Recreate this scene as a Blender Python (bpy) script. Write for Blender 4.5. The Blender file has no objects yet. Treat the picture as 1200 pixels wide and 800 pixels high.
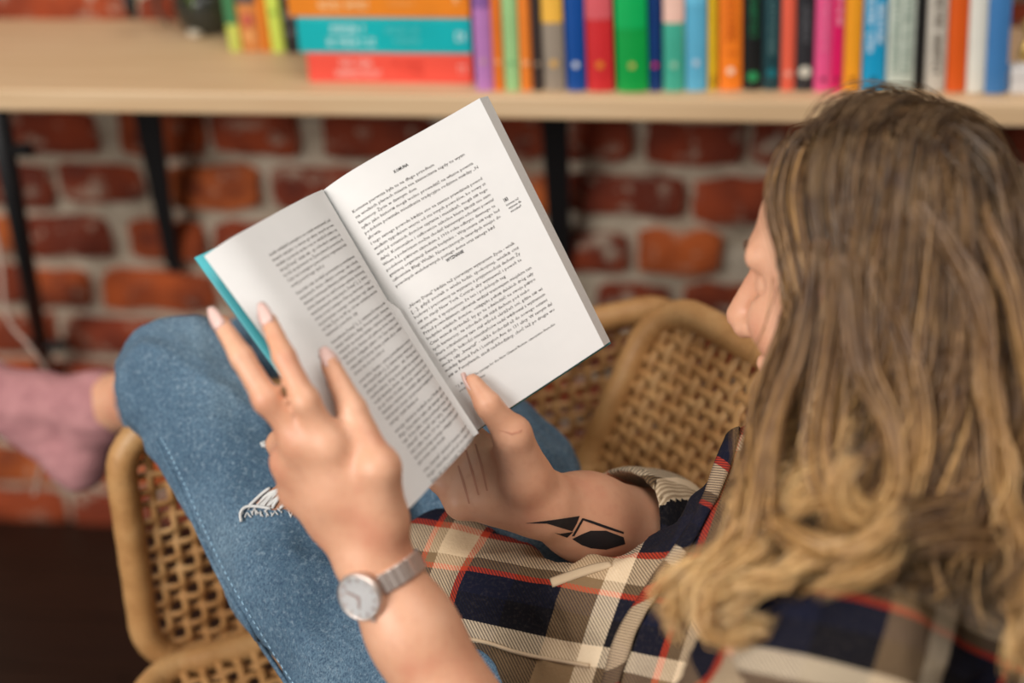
import bpy, bmesh, math, random
import numpy as np
from mathutils import Vector, Matrix
from mathutils.bvhtree import BVHTree
random.seed(7); np.random.seed(7)
SC = bpy.context.scene
COL = SC.collection
V = Vector

# ------------------------------------------------------------------ camera
F_PX, PITCH, ROLL, CAM_Z = 1667.0, math.radians(30.0), 0.030, 1.41
CAM = V((0, 0, CAM_Z))
_s, _c = math.sin(PITCH), math.cos(PITCH)
FWD = V((0, _c, -_s)); _up0 = V((0, _s, _c)); _r0 = V((1, 0, 0))
RIGHT = _r0 * math.cos(ROLL) - _up0 * math.sin(ROLL)
UP = _up0 * math.cos(ROLL) + _r0 * math.sin(ROLL)
cam = bpy.data.cameras.new('camera'); cam_o = bpy.data.objects.new('camera', cam); COL.objects.link(cam_o)
cam.sensor_width = 36.0; cam.lens = F_PX * 36.0 / 1200.0
cam_o.matrix_world = Matrix(((RIGHT.x, UP.x, -FWD.x, CAM.x), (RIGHT.y, UP.y, -FWD.y, CAM.y), (RIGHT.z, UP.z, -FWD.z, CAM.z), (0, 0, 0, 1)))
cam.dof.use_dof = True; cam.dof.focus_distance = 1.08; cam.dof.aperture_fstop = 2.0
cam.clip_start = 0.02
SC.camera = cam_o

# ------------------------------------------------------------------ light, exposure
SC.view_settings.view_transform = 'Standard'; SC.view_settings.look = 'None'
SC.view_settings.exposure = 0.0; SC.view_settings.gamma = 1.0; SC.view_settings.use_curve_mapping = False
w = bpy.data.worlds.new('world'); SC.world = w; w.use_nodes = True
w.node_tree.nodes['Background'].inputs[0].default_value = (1.0, 0.95, 0.90, 1)
w.node_tree.nodes['Background'].inputs[1].default_value = 0.20
def area(name, loc, target, size, power, col):
    l = bpy.data.lights.new(name, 'AREA'); l.shape = 'RECTANGLE'; l.size = size[0]; l.size_y = size[1]; l.energy = power; l.color = col
    o = bpy.data.objects.new(name, l); COL.objects.link(o); o.location = loc
    o.rotation_euler = (V(target) - V(loc)).to_track_quat('-Z', 'Y').to_euler()
    return o
area('window_light', (-1.9, -1.0, 2.25), (0.0, 1.1, 0.85), (1.5, 1.5), 92, (1.0, 0.97, 0.94))
area('bounce_fill', (0.5, 0.4, 3.0), (0.2, 1.2, 0.6), (1.6, 1.6), 32, (1.0, 0.94, 0.88))  # added fill standing in for bounce off the ceiling, no lamp there

def P(px, py, d):
    return CAM + d * (FWD + (px - 600) / F_PX * RIGHT - (py - 400) / F_PX * UP)
def ray(px, py):
    return (FWD + (px - 600) / F_PX * RIGHT - (py - 400) / F_PX * UP).normalized()
def on_plane(px, py, p0, n):
    r = ray(px, py); return CAM + r * ((V(p0) - CAM).dot(n) / r.dot(n))
def proj(p):
    q = V(p) - CAM; z = q.dot(FWD); return 600 + F_PX * q.dot(RIGHT) / z, 400 - F_PX * q.dot(UP) / z, z

# ------------------------------------------------------------------ materials
class NT:
    def __init__(self, name):
        self.m = bpy.data.materials.new(name); self.m.use_nodes = True
        self.t = self.m.node_tree; self.b = self.t.nodes['Principled BSDF']
        self.co = None
    def n(self, typ, **kw):
        x = self.t.nodes.new(typ)
        for k, v in kw.items():
            if k.startswith('i_'):
                key = k[2:]
                key = int(key) if key.isdigit() else key.replace('_', ' ')
                x.inputs[key].default_value = v
            else: setattr(x, k, v)
        return x
    def l(self, a, b): self.t.links.new(a, b)
    def obj(self):
        if not self.co: self.co = self.n('ShaderNodeTexCoord')
        return self.co.outputs['Object']
    def mapped(self, scale=(1, 1, 1), rot=(0, 0, 0), src=None):
        mp = self.n('ShaderNodeMapping'); mp.inputs['Scale'].default_value = scale; mp.inputs['Rotation'].default_value = rot
        self.l(src or self.obj(), mp.inputs[0]); return mp.outputs[0]
    def noise(self, scale, detail=3, src=None, rough=0.5):
        x = self.n('ShaderNodeTexNoise'); x.inputs['Scale'].default_value = scale; x.inputs['Detail'].default_value = detail; x.inputs['Roughness'].default_value = rough
        self.l(src or self.obj(), x.inputs['Vector']); return x.outputs[0]
    def ramp(self, fac, stops, interp='LINEAR'):
        x = self.n('ShaderNodeValToRGB'); cr = x.color_ramp; cr.interpolation = interp
        while len(cr.elements) < len(stops): cr.elements.new(0.5)
        for e, (p, c) in zip(cr.elements, stops):
            e.position = p; e.color = (c[0], c[1], c[2], 1) if not isinstance(c, (int, float)) else (c, c, c, 1)
        self.l(fac, x.inputs[0]); return x.outputs[0]
    def mix(self, fac, a, b, mode='MIX'):
        x = self.n('ShaderNodeMix', data_type='RGBA', blend_type=mode)
        for i, v in ((0, fac), (6, a), (7, b)):
            if isinstance(v, (int, float)): x.inputs[i].default_value = v
            elif isinstance(v, (tuple, list)): x.inputs[i].default_value = (v[0], v[1], v[2], 1)
            else: self.l(v, x.inputs[i])
        return x.outputs[2]
    def math(self, op, a, b=0.0):
        x = self.n('ShaderNodeMath', operation=op)
        for i, v in ((0, a), (1, b)):
            if isinstance(v, (int, float)): x.inputs[i].default_value = v
            else: self.l(v, x.inputs[i])
        return x.outputs[0]
    def attr(self, name, out='Vector'):
        x = self.n('ShaderNodeAttribute'); x.attribute_name = name; return x.outputs[out]
    def base(self, c):
        if isinstance(c, (tuple, list)): self.b.inputs['Base Color'].default_value = (c[0], c[1], c[2], 1)
        else: self.l(c, self.b.inputs['Base Color'])
    def rough(self, r): self.b.inputs['Roughness'].default_value = r
    def bump(self, h, strength=0.3, dist=0.001):
        x = self.n('ShaderNodeBump'); x.inputs['Strength'].default_value = strength; x.inputs['Distance'].default_value = dist
        self.l(h, x.inputs['Height']); self.l(x.outputs[0], self.b.inputs['Normal'])
def S(r, g, b):   # sRGB 0-255 to linear
    f = lambda v: (v / 255 / 12.92) if v <= 10 else ((v / 255 + 0.055) / 1.055) ** 2.4
    return (f(r), f(g), f(b))
_MC = {}
def plain(name, col, rough=0.5, metal=0.0, var=0.12, scale=30, bump=0.0):
    if name in _MC: return _MC[name]
    t = NT(name); nz = t.noise(scale, 3)
    c0 = tuple(max(0, c * (1 - var)) for c in col); c1 = tuple(min(1, c * (1 + var)) for c in col)
    t.base(t.ramp(nz, [(0.3, c0), (0.7, c1)])); t.rough(rough); t.b.inputs['Metallic'].default_value = metal
    if bump: t.bump(t.noise(scale * 8, 2), bump, 0.0006)
    _MC[name] = t.m; return t.m

def m_brick():
    t = NT('brick'); oi = t.n('ShaderNodeObjectInfo'); rnd = oi.outputs['Random']
    geo = t.n('ShaderNodeNewGeometry').outputs['Position']
    base = t.ramp(rnd, [(0.0, S(122, 46, 20)), (0.25, S(160, 66, 26)), (0.5, S(142, 54, 24)), (0.75, S(182, 82, 32)), (1.0, S(204, 104, 44))])
    n1 = t.noise(14, 4, geo); c = t.mix(t.ramp(n1, [(0.38, 0.0), (0.7, 1.0)]), base, S(98, 36, 18))
    n2 = t.noise(26, 5, geo, 0.6); c = t.mix(t.ramp(n2, [(0.57, 0.0), (0.68, 0.75)]), c, S(188, 172, 150))
    n3 = t.noise(90, 3, geo); c = t.mix(t.ramp(n3, [(0.62, 0.0), (0.75, 0.35)]), c, S(60, 30, 24))
    t.base(c); t.rough(0.9); t.bump(t.noise(60, 5, geo, 0.7), 0.7, 0.004); return t.m
def m_mortar():
    t = NT('mortar'); geo = t.n('ShaderNodeNewGeometry').outputs['Position']
    c = t.ramp(t.noise(16, 6, geo, 0.65), [(0.3, S(146, 130, 110)), (0.55, S(192, 178, 156)), (0.8, S(212, 202, 184))])
    t.base(c); t.rough(0.95); t.bump(t.noise(45, 6, geo, 0.7), 0.9, 0.006); return t.m
def m_pine():
    t = NT('pine_wood')
    a = t.mapped((1.2, 26, 60)); n = t.noise(2.2, 5, a, 0.6)
    c = t.ramp(n, [(0.3, S(200, 164, 122)), (0.55, S(214, 182, 142)), (0.75, S(222, 194, 158))])
    k = t.noise(3.0, 2, t.mapped((0.9, 5, 5))); c = t.mix(t.ramp(k, [(0.62, 0.0), (0.75, 0.6)]), c, S(196, 150, 108))
    t.base(c); t.rough(0.55); t.bump(n, 0.15, 0.001); return t.m
def m_darkwood():
    t = NT('dark_floor_wood'); n = t.noise(3, 5, t.mapped((2, 40, 20)), 0.6)
    oi = t.n('ShaderNodeObjectInfo').outputs['Random']
    c = t.ramp(n, [(0.3, S(24, 13, 8)), (0.7, S(46, 27, 16))]); c = t.mix(t.math('MULTIPLY', oi, 0.4), c, S(32, 18, 11))
    t.base(c); t.rough(0.45); return t.m
def m_rattan():
    t = NT('rattan'); oi = t.n('ShaderNodeObjectInfo').outputs['Random']
    n = t.noise(28, 4); n2 = t.noise(320, 2)
    c = t.ramp(n, [(0.25, S(164, 116, 66)), (0.5, S(192, 144, 90)), (0.8, S(210, 168, 114))])
    c = t.mix(t.math('MULTIPLY', oi, 0.35), c, S(166, 116, 66))
    c = t.mix(t.ramp(n2, [(0.55, 0.0), (0.75, 0.4)]), c, S(126, 80, 38))
    t.base(c); t.rough(0.5); t.bump(n2, 0.35, 0.001); return t.m
def m_skin():
    t = NT('skin'); n = t.noise(22, 3); n2 = t.noise(140, 3)
    c = t.ramp(n, [(0.3, S(224, 172, 140)), (0.55, S(216, 160, 127)), (0.75, S(208, 142, 112))])
    c = t.mix(t.ramp(n2, [(0.5, 0.0), (0.8, 0.25)]), c, S(190, 124, 98))
    t.base(c); t.rough(0.47)
    t.b.inputs['Subsurface Weight'].default_value = 0.12; t.b.inputs['Subsurface Radius'].default_value = (0.012, 0.005, 0.003)
    t.b.inputs['Subsurface Scale'].default_value = 0.5
    t.bump(t.noise(500, 3), 0.12, 0.0005); return t.m
def m_denim():
    t = NT('denim'); n = t.noise(9, 4); tw = t.noise(650, 3, t.mapped((1, 1, 0.35)), 0.8); mid = t.noise(260, 4, None, 0.75)
    c = t.ramp(n, [(0.28, S(70, 98, 118)), (0.5, S(94, 122, 142)), (0.72, S(122, 148, 164))])
    c = t.mix(t.ramp(tw, [(0.36, 0.9), (0.58, 0.0)]), c, S(44, 68, 94))
    c = t.mix(t.ramp(mid, [(0.52, 0.0), (0.74, 0.5)]), c, S(166, 186, 198))
    t.base(c); t.rough(0.9); t.bump(tw, 0.6, 0.0012); return t.m
def m_plaid():
    t = NT('plaid_flannel'); uv = t.attr('plaid')
    sp = t.n('ShaderNodeSeparateXYZ'); t.l(uv, sp.inputs[0])
    cream, red, navy, olive, black, lt = S(214, 186, 150), S(196, 66, 40), S(20, 22, 40), S(132, 106, 76), S(17, 15, 20), S(226, 204, 172)
    def stripes(v, per, ph):
        f = t.math('FRACT', t.math('ADD', t.math('MULTIPLY', v, 1 / per), ph))
        return t.ramp(f, [(0.0, cream), (0.12, red), (0.15, navy), (0.34, black), (0.52, olive), (0.66, lt), (0.735, black), (0.84, navy), (0.93, red), (0.955, olive)], 'CONSTANT')
    a = stripes(sp.outputs[0], 0.205, 0.13); b = stripes(sp.outputs[1], 0.185, 0.31)
    tw = t.math('FRACT', t.math('MULTIPLY', t.math('ADD', sp.outputs[0], sp.outputs[1]), 360.0))
    c = t.mix(t.math('ADD', t.math('MULTIPLY', t.math('GREATER_THAN', tw, 0.5), 0.5), 0.25), a, b)
    nz = t.noise(420, 3); c = t.mix(t.ramp(nz, [(0.5, 0.0), (0.85, 0.05)]), c, S(180, 160, 140))
    t.base(c); t.rough(0.95); t.b.inputs['Specular IOR Level'].default_value = 0.2
    t.bump(t.math('ADD', tw, t.math('MULTIPLY', nz, 2.0)), 0.35, 0.0008); return t.m
def m_sock():
    t = NT('pink_knit'); c = t.ramp(t.noise(40, 4), [(0.3, S(164, 112, 114)), (0.7, S(188, 134, 134))])
    t.base(c); t.rough(0.95); t.bump(t.noise(300, 3), 0.5, 0.001); return t.m
def m_hair():
    t = NT('hair'); col = t.attr('tone', 'Fac'); n = t.noise(60, 3)
    c = t.ramp(col, [(0.0, S(30, 20, 13)), (0.25, S(72, 49, 32)), (0.5, S(130, 92, 56)), (0.75, S(202, 153, 90)), (1.0, S(236, 196, 134))])
    c = t.mix(0.25, c, t.ramp(n, [(0.3, S(80, 54, 34)), (0.7, S(196, 156, 104))]))
    t.base(c); t.rough(0.42); t.b.inputs['Specular IOR Level'].default_value = 0.6; return t.m
def m_paper(name='paper', col=S(216, 214, 211), edge=False):
    t = NT(name); 
    if edge:
        a = t.attr('leafedge', 'Fac'); wv = t.math('SINE', t.math('MULTIPLY', a, 150.0))
        c = t.ramp(t.math('ADD', t.math('MULTIPLY', wv, 0.35), 0.5), [(0.1, S(166, 162, 156)), (0.9, S(222, 218, 212))]); t.base(c)
    else:
        t.base(t.ramp(t.noise(60, 3), [(0.3, tuple(x * 0.97 for x in col)), (0.7, col)]))
    t.rough(0.75); return t.m

# ------------------------------------------------------------------ scene helpers
def tag(o, label=None, cat=None, group=None, kind=None):
    if label: o['label'] = label
    if cat: o['category'] = cat
    if group: o['group'] = group
    if kind: o['kind'] = kind
    return o
def link(name, me, parent=None, mats=(), smooth=False):
    o = bpy.data.objects.new(name, me); COL.objects.link(o)
    for m in (mats if isinstance(mats, (list, tuple)) else [mats]):
        if m is not None: me.materials.append(m)
    if smooth and len(me.polygons): me.polygons.foreach_set('use_smooth', [True] * len(me.polygons))
    if parent is not None:
        o.parent = parent
        o.matrix_parent_inverse = (Matrix.Translation(parent.location)).inverted() if parent.type == 'EMPTY' and parent.parent is None else Matrix()
    return o
def thing(name, loc, label, cat, group=None):
    o = bpy.data.objects.new(name, None); COL.objects.link(o); o.location = loc; o.empty_display_size = 0.02
    return tag(o, label, cat, group)
def mesh_np(name, verts, faces):
    me = bpy.data.meshes.new(name); me.from_pydata([tuple(v) for v in verts], [], [tuple(f) for f in faces]); me.update(); return me
class MB:
    """collects shapes into one mesh, world coordinates"""
    def __init__(self): self.v = []; self.f = []; self.mi = []
    def add(self, vs, fs, mi=0):
        o = len(self.v); self.v += [tuple(x) for x in vs]; self.f += [tuple(i + o for i in f) for f in fs]; self.mi += [mi] * len(fs); return self
    def box(self, c, ax, half, mi=0, taper=1.0):
        X, Y, Z = [V(a).normalized() * h for a, h in zip(ax, half)]; c = V(c)
        vs = [c + sx * X * (taper if sz > 0 else 1) + sy * Y * (taper if sz > 0 else 1) + sz * Z for sz in (-1, 1) for sy in (-1, 1) for sx in (-1, 1)]
        return self.add(vs, [(0, 2, 3, 1), (4, 5, 7, 6), (0, 1, 5, 4), (2, 6, 7, 3), (0, 4, 6, 2), (1, 3, 7, 5)], mi)
    def tube(self, pts, rad, sides=8, mi=0, flat=1.0, nrm=None, closed=False, cap=True):
        pts = [V(p) for p in pts]; n = len(pts)
        rads = rad if isinstance(rad, (list, tuple)) else [rad] * n
        o = len(self.v); prev = None; vs = []
        for i, p in enumerate(pts):
            if closed: tg = (pts[(i + 1) % n] - pts[i - 1])
            else: tg = pts[min(i + 1, n - 1)] - pts[max(i - 1, 0)]
            tg = tg.normalized() if tg.length > 1e-9 else V((0, 0, 1))
            ref = V(nrm) if nrm is not None else (prev if prev is not None else (V((0, 0, 1)) if abs(tg.z) < 0.9 else V((1, 0, 0))))
            a = ref - tg * ref.dot(tg); a = a.normalized() if a.length > 1e-6 else tg.orthogonal().normalized(); b = tg.cross(a); prev = a
            for k in range(sides):
                th = 2 * math.pi * k / sides; vs.append(p + rads[i] * (math.cos(th) * a * flat + math.sin(th) * b))
        fs = []
        for i in range(n if closed else n - 1):
            j = (i + 1) % n
            for k in range(sides):
                k2 = (k + 1) % sides; fs.append((i * sides + k, i * sides + k2, j * sides + k2, j * sides + k))
        if cap and not closed:
            fs.append(tuple(range(sides - 1, -1, -1))); fs.append(tuple((n - 1) * sides + k for k in range(sides)))
        return self.add(vs, fs, mi)
    def lathe(self, c, ax, prof, sides=20, mi=0):
        ax = V(ax).normalized(); a = ax.orthogonal().normalized(); b = ax.cross(a); c = V(c); vs = []; fs = []
        for r, h in prof:
            for k in range(sides):
                th = 2 * math.pi * k / sides; vs.append(c + ax * h + r * (math.cos(th) * a + math.sin(th) * b))
        for i in range(len(prof) - 1):
            for k in range(sides):
                k2 = (k + 1) % sides; fs.append((i * sides + k, i * sides + k2, (i + 1) * sides + k2, (i + 1) * sides + k))
        fs.append(tuple(range(sides - 1, -1, -1))); fs.append(tuple((len(prof) - 1) * sides + k for k in range(sides)))
        return self.add(vs, fs, mi)
    def build(self, name, mats, parent=None, smooth=False, bevel=0.0):
        me = bpy.data.meshes.new(name); me.from_pydata(self.v, [], self.f); me.update()
        o = link(name, me, parent, mats, smooth)
        if any(self.mi): me.polygons.foreach_set('material_index', self.mi)
        if bevel:
            b = o.modifiers.new('bevel', 'BEVEL'); b.width = bevel; b.segments = 2; b.limit_method = 'ANGLE'
        return o

# ------------------------------------------------------------------ implicit surfaces for bodies and cloth
def smin(a, b, k):
    if k <= 0: return np.minimum(a, b)
    h = np.maximum(k - np.abs(a - b), 0.0) / k
    return np.minimum(a, b) - h * h * k * 0.25
class Field:
    def __init__(self, lo, hi, h):
        self.lo = np.array(lo, float); self.h = h
        self.n = np.ceil((np.array(hi) - self.lo) / h).astype(int) + 1
        self.a = np.full(self.n, 9.0, np.float32)
        self.ax = [(self.lo[i] + h * np.arange(self.n[i])).astype(np.float32) for i in range(3)]
    def dist(self, pr, X, Y, Z):
        if pr[0] == 'c':
            _, a, b, ra, rb = pr; ba = [b[i] - a[i] for i in range(3)]; L = sum(x * x for x in ba) + 1e-12
            px, py, pz = X - a[0], Y - a[1], Z - a[2]
            t = np.clip((px * ba[0] + py * ba[1] + pz * ba[2]) / L, 0, 1)
            return np.sqrt((px - t * ba[0]) ** 2 + (py - t * ba[1]) ** 2 + (pz - t * ba[2]) ** 2) - (ra + (rb - ra) * t)
        _, c, R, s = pr; px, py, pz = X - c[0], Y - c[1], Z - c[2]
        k0 = 0; k1 = 0
        for i in range(3):
            q = px * R[i][0] + py * R[i][1] + pz * R[i][2]
            k0 = k0 + (q / s[i]) ** 2; k1 = k1 + (q / (s[i] * s[i])) ** 2
        k0 = np.sqrt(k0) + 1e-9; k1 = np.sqrt(k1) + 1e-9
        return k0 * (k0 - 1) / k1
    def bounds(self, pr):
        if pr[0] == 'c':
            r = max(pr[3], pr[4]); a, b = np.array(pr[1]), np.array(pr[2]); return np.minimum(a, b) - r, np.maximum(a, b) + r
        c = np.array(pr[1]); r = max(pr[3]); return c - r, c + r
    def add(self, prims, k=0.01, kin=None, op='add'):
        kin = k if kin is None else kin
        B = [self.bounds(p) for p in prims]; m = k + kin + 4 * self.h
        lo = np.min([b[0] for b in B], 0) - m; hi = np.max([b[1] for b in B], 0) + m
        i0 = np.clip(((lo - self.lo) / self.h).astype(int), 0, self.n); i1 = np.clip(((hi - self.lo) / self.h).astype(int) + 2, 0, self.n)
        if np.any(i1 <= i0): return
        sl = tuple(slice(i0[i], i1[i]) for i in range(3))
        X = self.ax[0][sl[0]][:, None, None]; Y = self.ax[1][sl[1]][None, :, None]; Z = self.ax[2][sl[2]][None, None, :]
        g = None
        for p in prims:
            d = self.dist(p, X, Y, Z).astype(np.float32); g = d if g is None else smin(g, d, kin)
        if op == 'add': self.a[sl] = smin(self.a[sl], g, k)
        else: self.a[sl] = -smin(-self.a[sl], g, k)
    def warp(self, fn, band=0.03):
        idx = np.nonzero(np.abs(self.a) < band)
        self.a[idx] += fn(self.ax[0][idx[0]], self.ax[1][idx[1]], self.ax[2][idx[2]]).astype(np.float32)
    def mesh(self, name):
        a = self.a; ins = a < 0; n = self.n
        cnt = np.zeros(n - 1, np.uint8)
        for dx in (0, 1):
            for dy in (0, 1):
                for dz in (0, 1): cnt += ins[dx:n[0] - 1 + dx, dy:n[1] - 1 + dy, dz:n[2] - 1 + dz]
        C = np.array(np.nonzero((cnt > 0) & (cnt < 8))).T
        idm = np.full(n - 1, -1, np.int32); idm[C[:, 0], C[:, 1], C[:, 2]] = np.arange(len(C))
        acc = np.zeros((len(C), 3)); num = np.zeros(len(C))
        cor = [(i, j, k) for i in (0, 1) for j in (0, 1) for k in (0, 1)]
        val = {c: a[C[:, 0] + c[0], C[:, 1] + c[1], C[:, 2] + c[2]] for c in cor}
        for c in cor:
            for ax in range(3):
                if c[ax] == 0:
                    e = list(c); e[ax] = 1; va, vb = val[c], val[tuple(e)]; m = (va < 0) != (vb < 0)
                    t = np.where(m, va / np.where(m, va - vb, 1), 0); p = np.repeat(np.array([c], float), len(C), 0); p[:, ax] += t
                    acc += p * m[:, None]; num += m
        vs = self.lo + self.h * (C + acc / num[:, None])
        fs = []
        for ax in range(3):
            u, v = [(1, 2), (2, 0), (0, 1)][ax]
            s0 = [slice(None)] * 3; s1 = [slice(None)] * 3; s0[ax] = slice(0, n[ax] - 1); s1[ax] = slice(1, n[ax])
            A = ins[tuple(s0)]; Bm = ins[tuple(s1)]; E = np.array(np.nonzero(A != Bm)).T
            ok = (E[:, u] > 0) & (E[:, v] > 0) & (E[:, u] < n[u] - 1) & (E[:, v] < n[v] - 1); E = E[ok]
            fl = A[E[:, 0], E[:, 1], E[:, 2]]
            q = []
            for du, dv in ((-1, -1), (0, -1), (0, 0), (-1, 0)):
                K = E.copy(); K[:, u] += du; K[:, v] += dv; q.append(idm[K[:, 0], K[:, 1], K[:, 2]])
            q = np.array(q).T; q[~fl] = q[~fl][:, ::-1]; fs.append(q)
        fs = np.concatenate(fs); fs = fs[(fs >= 0).all(1)]
        return quick_mesh(name, vs, fs), vs, fs
def quick_mesh(name, vs, fs):
    me = bpy.data.meshes.new(name); nv, nf, k = len(vs), len(fs), fs.shape[1]
    me.vertices.add(nv); me.vertices.foreach_set('co', np.ascontiguousarray(vs, np.float32).ravel())
    me.loops.add(nf * k); me.loops.foreach_set('vertex_index', np.ascontiguousarray(fs, np.int32).ravel())
    me.polygons.add(nf); me.polygons.foreach_set('loop_start', np.arange(0, nf * k, k, dtype=np.int32))
    me.update(calc_edges=True); me.validate(); return me
def attr_f(me, name, vals, typ='FLOAT'):
    at = me.attributes.new(name, typ, 'POINT'); at.data.foreach_set('value' if typ == 'FLOAT' else 'vector', np.ascontiguousarray(vals, np.float32).ravel())
def bvh_of(vs, fs): return BVHTree.FromPolygons([tuple(v) for v in vs], [tuple(int(i) for i in f) for f in fs])
def c_(a, b, ra, rb=None): return ('c', tuple(a), tuple(b), ra, ra if rb is None else rb)
def chain(pts, rs): return [c_(pts[i], pts[i + 1], rs[i], rs[i + 1]) for i in range(len(pts) - 1)]
def catmull(pts, n):
    pts = [np.array(p, float) for p in pts]; out = []
    m = len(pts) - 1
    for i in range(n):
        t = i / (n - 1) * m; k = min(int(t), m - 1); t -= k
        p0, p1, p2, p3 = pts[max(k - 1, 0)], pts[k], pts[k + 1], pts[min(k + 2, m)]
        out.append(V(tuple(0.5 * ((2 * p1) + (-p0 + p2) * t + (2 * p0 - 5 * p1 + 4 * p2 - p3) * t * t + (-p0 + 3 * p1 - 3 * p2 + p3) * t ** 3))))
    return out

# ================================================================== ROOM: brick wall, floor, shelf
PSI = 0.125
EW = V((math.cos(PSI), -math.sin(PSI), 0)); NW = V((-math.sin(PSI), -math.cos(PSI), 0)); UZ = V((0, 0, 1))   # along the wall, out of the wall
SHELF_FRONT = P(600, 113, 1.60); SHELF_Z = SHELF_FRONT.z
BACK = on_plane(100, 20, (0, 0, SHELF_Z), UZ)
SHELF_D = (SHELF_FRONT - BACK).dot(NW)
W0 = BACK.copy(); W0.z = 0                       # a point of the brick face on the floor
def W(s, t, z): 
    o = V((0, 0, 0)) + W0 - EW * (W0.dot(EW)); return o + EW * s + NW * t + UZ * z
def ws(p): return (V(p)).dot(EW)
def wall_px(px, py, t=0.0):
    p = on_plane(px, py, W(0, t, 0), NW); return ws(p), p.z
WROT = -PSI
M_BRICK, M_MORTAR, M_PINE, M_DARK, M_RATTAN = m_brick(), m_mortar(), m_pine(), m_darkwood(), m_rattan()
M_BLACK = plain('black_metal', S(20, 19, 20), 0.45)

S0, S1 = -1.75, 1.75
mb = MB(); NXw, NZw = 90, 40; vs = []
for j in range(NZw + 1):
    for i in range(NXw + 1):
        s = S0 + (S1 - S0) * i / NXw; z = -0.02 + 1.62 * j / NZw
        vs.append(W(s, -0.012 + 0.004 * math.sin(s * 31 + z * 47) * math.sin(z * 29 - s * 13), z))
mb.add(vs, [(j * (NXw + 1) + i, j * (NXw + 1) + i + 1, (j + 1) * (NXw + 1) + i + 1, (j + 1) * (NXw + 1) + i) for j in range(NZw) for i in range(NXw)])
mb.box(W(0, -0.11, 0.79), (EW, NW, UZ), ((S1 - S0) / 2, 0.08, 0.81))
wall = mb.build('wall_back', M_MORTAR); tag(wall, kind='structure', label='old red brick wall with pale crumbly mortar behind the shelf')

# brick shapes shared by many bricks: worn, uneven edges
BR = []
for q in range(10):
    bm = bmesh.new(); NX, NZ = 5, 3; rr = random.Random(q)
    g = {}
    for j in range(NZ + 1):
        for i in range(NX + 1):
            x = -0.5 + i / NX; z = -0.5 + j / NZ
            ex = 1 if i in (0, NX) else 0; ez = 1 if j in (0, NZ) else 0
            x += (rr.uniform(-.03, .03) - (0.02 * math.copysign(1, x) if ez and ex else 0)); z += rr.uniform(-.07, .07) - (0.06 * math.copysign(1, z) if ex and ez else 0)
            y = -1.0 + (0.35 if ex or ez else 0) + rr.uniform(-.15, .15)
            g[i, j] = bm.verts.new((x, y, z))
    for j in range(NZ):
        for i in range(NX): bm.faces.new((g[i, j], g[i + 1, j], g[i + 1, j + 1], g[i, j + 1]))
    rim = [g[i, 0] for i in range(NX + 1)] + [g[NX, j] for j in range(1, NZ + 1)] + [g[i, NZ] for i in range(NX - 1, -1, -1)] + [g[0, j] for j in range(NZ - 1, 0, -1)]
    bk = [bm.verts.new((v.co.x * 1.04, 1.2, v.co.z * 1.04)) for v in rim]
    for i in range(len(rim)):
        j = (i + 1) % len(rim); bm.faces.new((rim[j], rim[i], bk[i], bk[j]))
    me = bpy.data.meshes.new('brick'); bm.to_mesh(me); bm.free(); me.materials.append(M_BRICK)
    me.polygons.foreach_set('use_smooth', [True] * len(me.polygons)); BR.append(me)
brick_rows_px = {   # brick spans measured on the wall (pixel columns), rows counted downward from the shelf
    0: (155, [(-95, -20), (0, 108), (140, 235), (250, 345), (378, 505), (520, 640), (660, 738), (757, 868), (882, 985)]),
    1: (217, [(-60, 55), (70, 163), (200, 303), (318, 425), (440, 560), (575, 650), (662, 800), (813, 925), (940, 1060)]),
    2: (276, [(-80, 10), (24, 125), (152, 236), (250, 350), (365, 480), (500, 630), (650, 733), (748, 846), (886, 990)]),
    3: (335, [(-70, 25), (38, 102), (118, 245), (262, 370), (390, 500), (520, 660), (698, 782), (800, 930), (950, 1060)]),
    4: (395, [(-90, 60), (75, 205), (222, 330), (350, 470), (490, 620), (640, 760), (780, 900)]),
}
_, zA = wall_px(150, 155); _, zE = wall_px(150, 395); PITCHB = (zA - zE) / 4
def brick(s0, s1, z, dark=0):
    o = bpy.data.objects.new('brick', random.choice(BR)); COL.objects.link(o); o.parent = wall
    o.location = W((s0 + s1) / 2, -0.004, z + random.uniform(-.003, .003))
    o.rotation_euler = (random.uniform(-.02, .02), random.uniform(-.025, .025), WROT + random.uniform(-.01, .01))
    o.scale = (s1 - s0, random.uniform(0.010, 0.016), PITCHB * random.uniform(0.66, 0.76))
nb = 0
for r in range(-6, 10):
    z = zA - r * PITCHB
    if z < 0.02 or z > 1.25: continue
    spans = []
    if r in brick_rows_px:
        y, sp = brick_rows_px[r]
        for a, b in sp:
            ymid = y + 0.023 * ((a + b) / 2 - 150); spans.append((wall_px(a, ymid)[0], wall_px(b, ymid)[0]))
        lo, hi = spans[0][0] - 0.02, spans[-1][1] + 0.02
    else:
        lo = hi = random.uniform(-.1, .1)
    lim0, lim1 = -1.15, 1.2
    s = hi
    while s < lim1:
        wd = random.choice((0.125, 0.13, 0.14, 0.24)); spans.append((s, s + wd)); s += wd + random.uniform(.014, .024)
    s = lo
    while s > lim0:
        wd = random.choice((0.125, 0.13, 0.14, 0.24)); spans.append((s - wd, s)); s -= wd + random.uniform(.014, .024)
    for a, b in spans: brick(a, b, z); nb += 1
print('bricks', nb)

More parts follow.
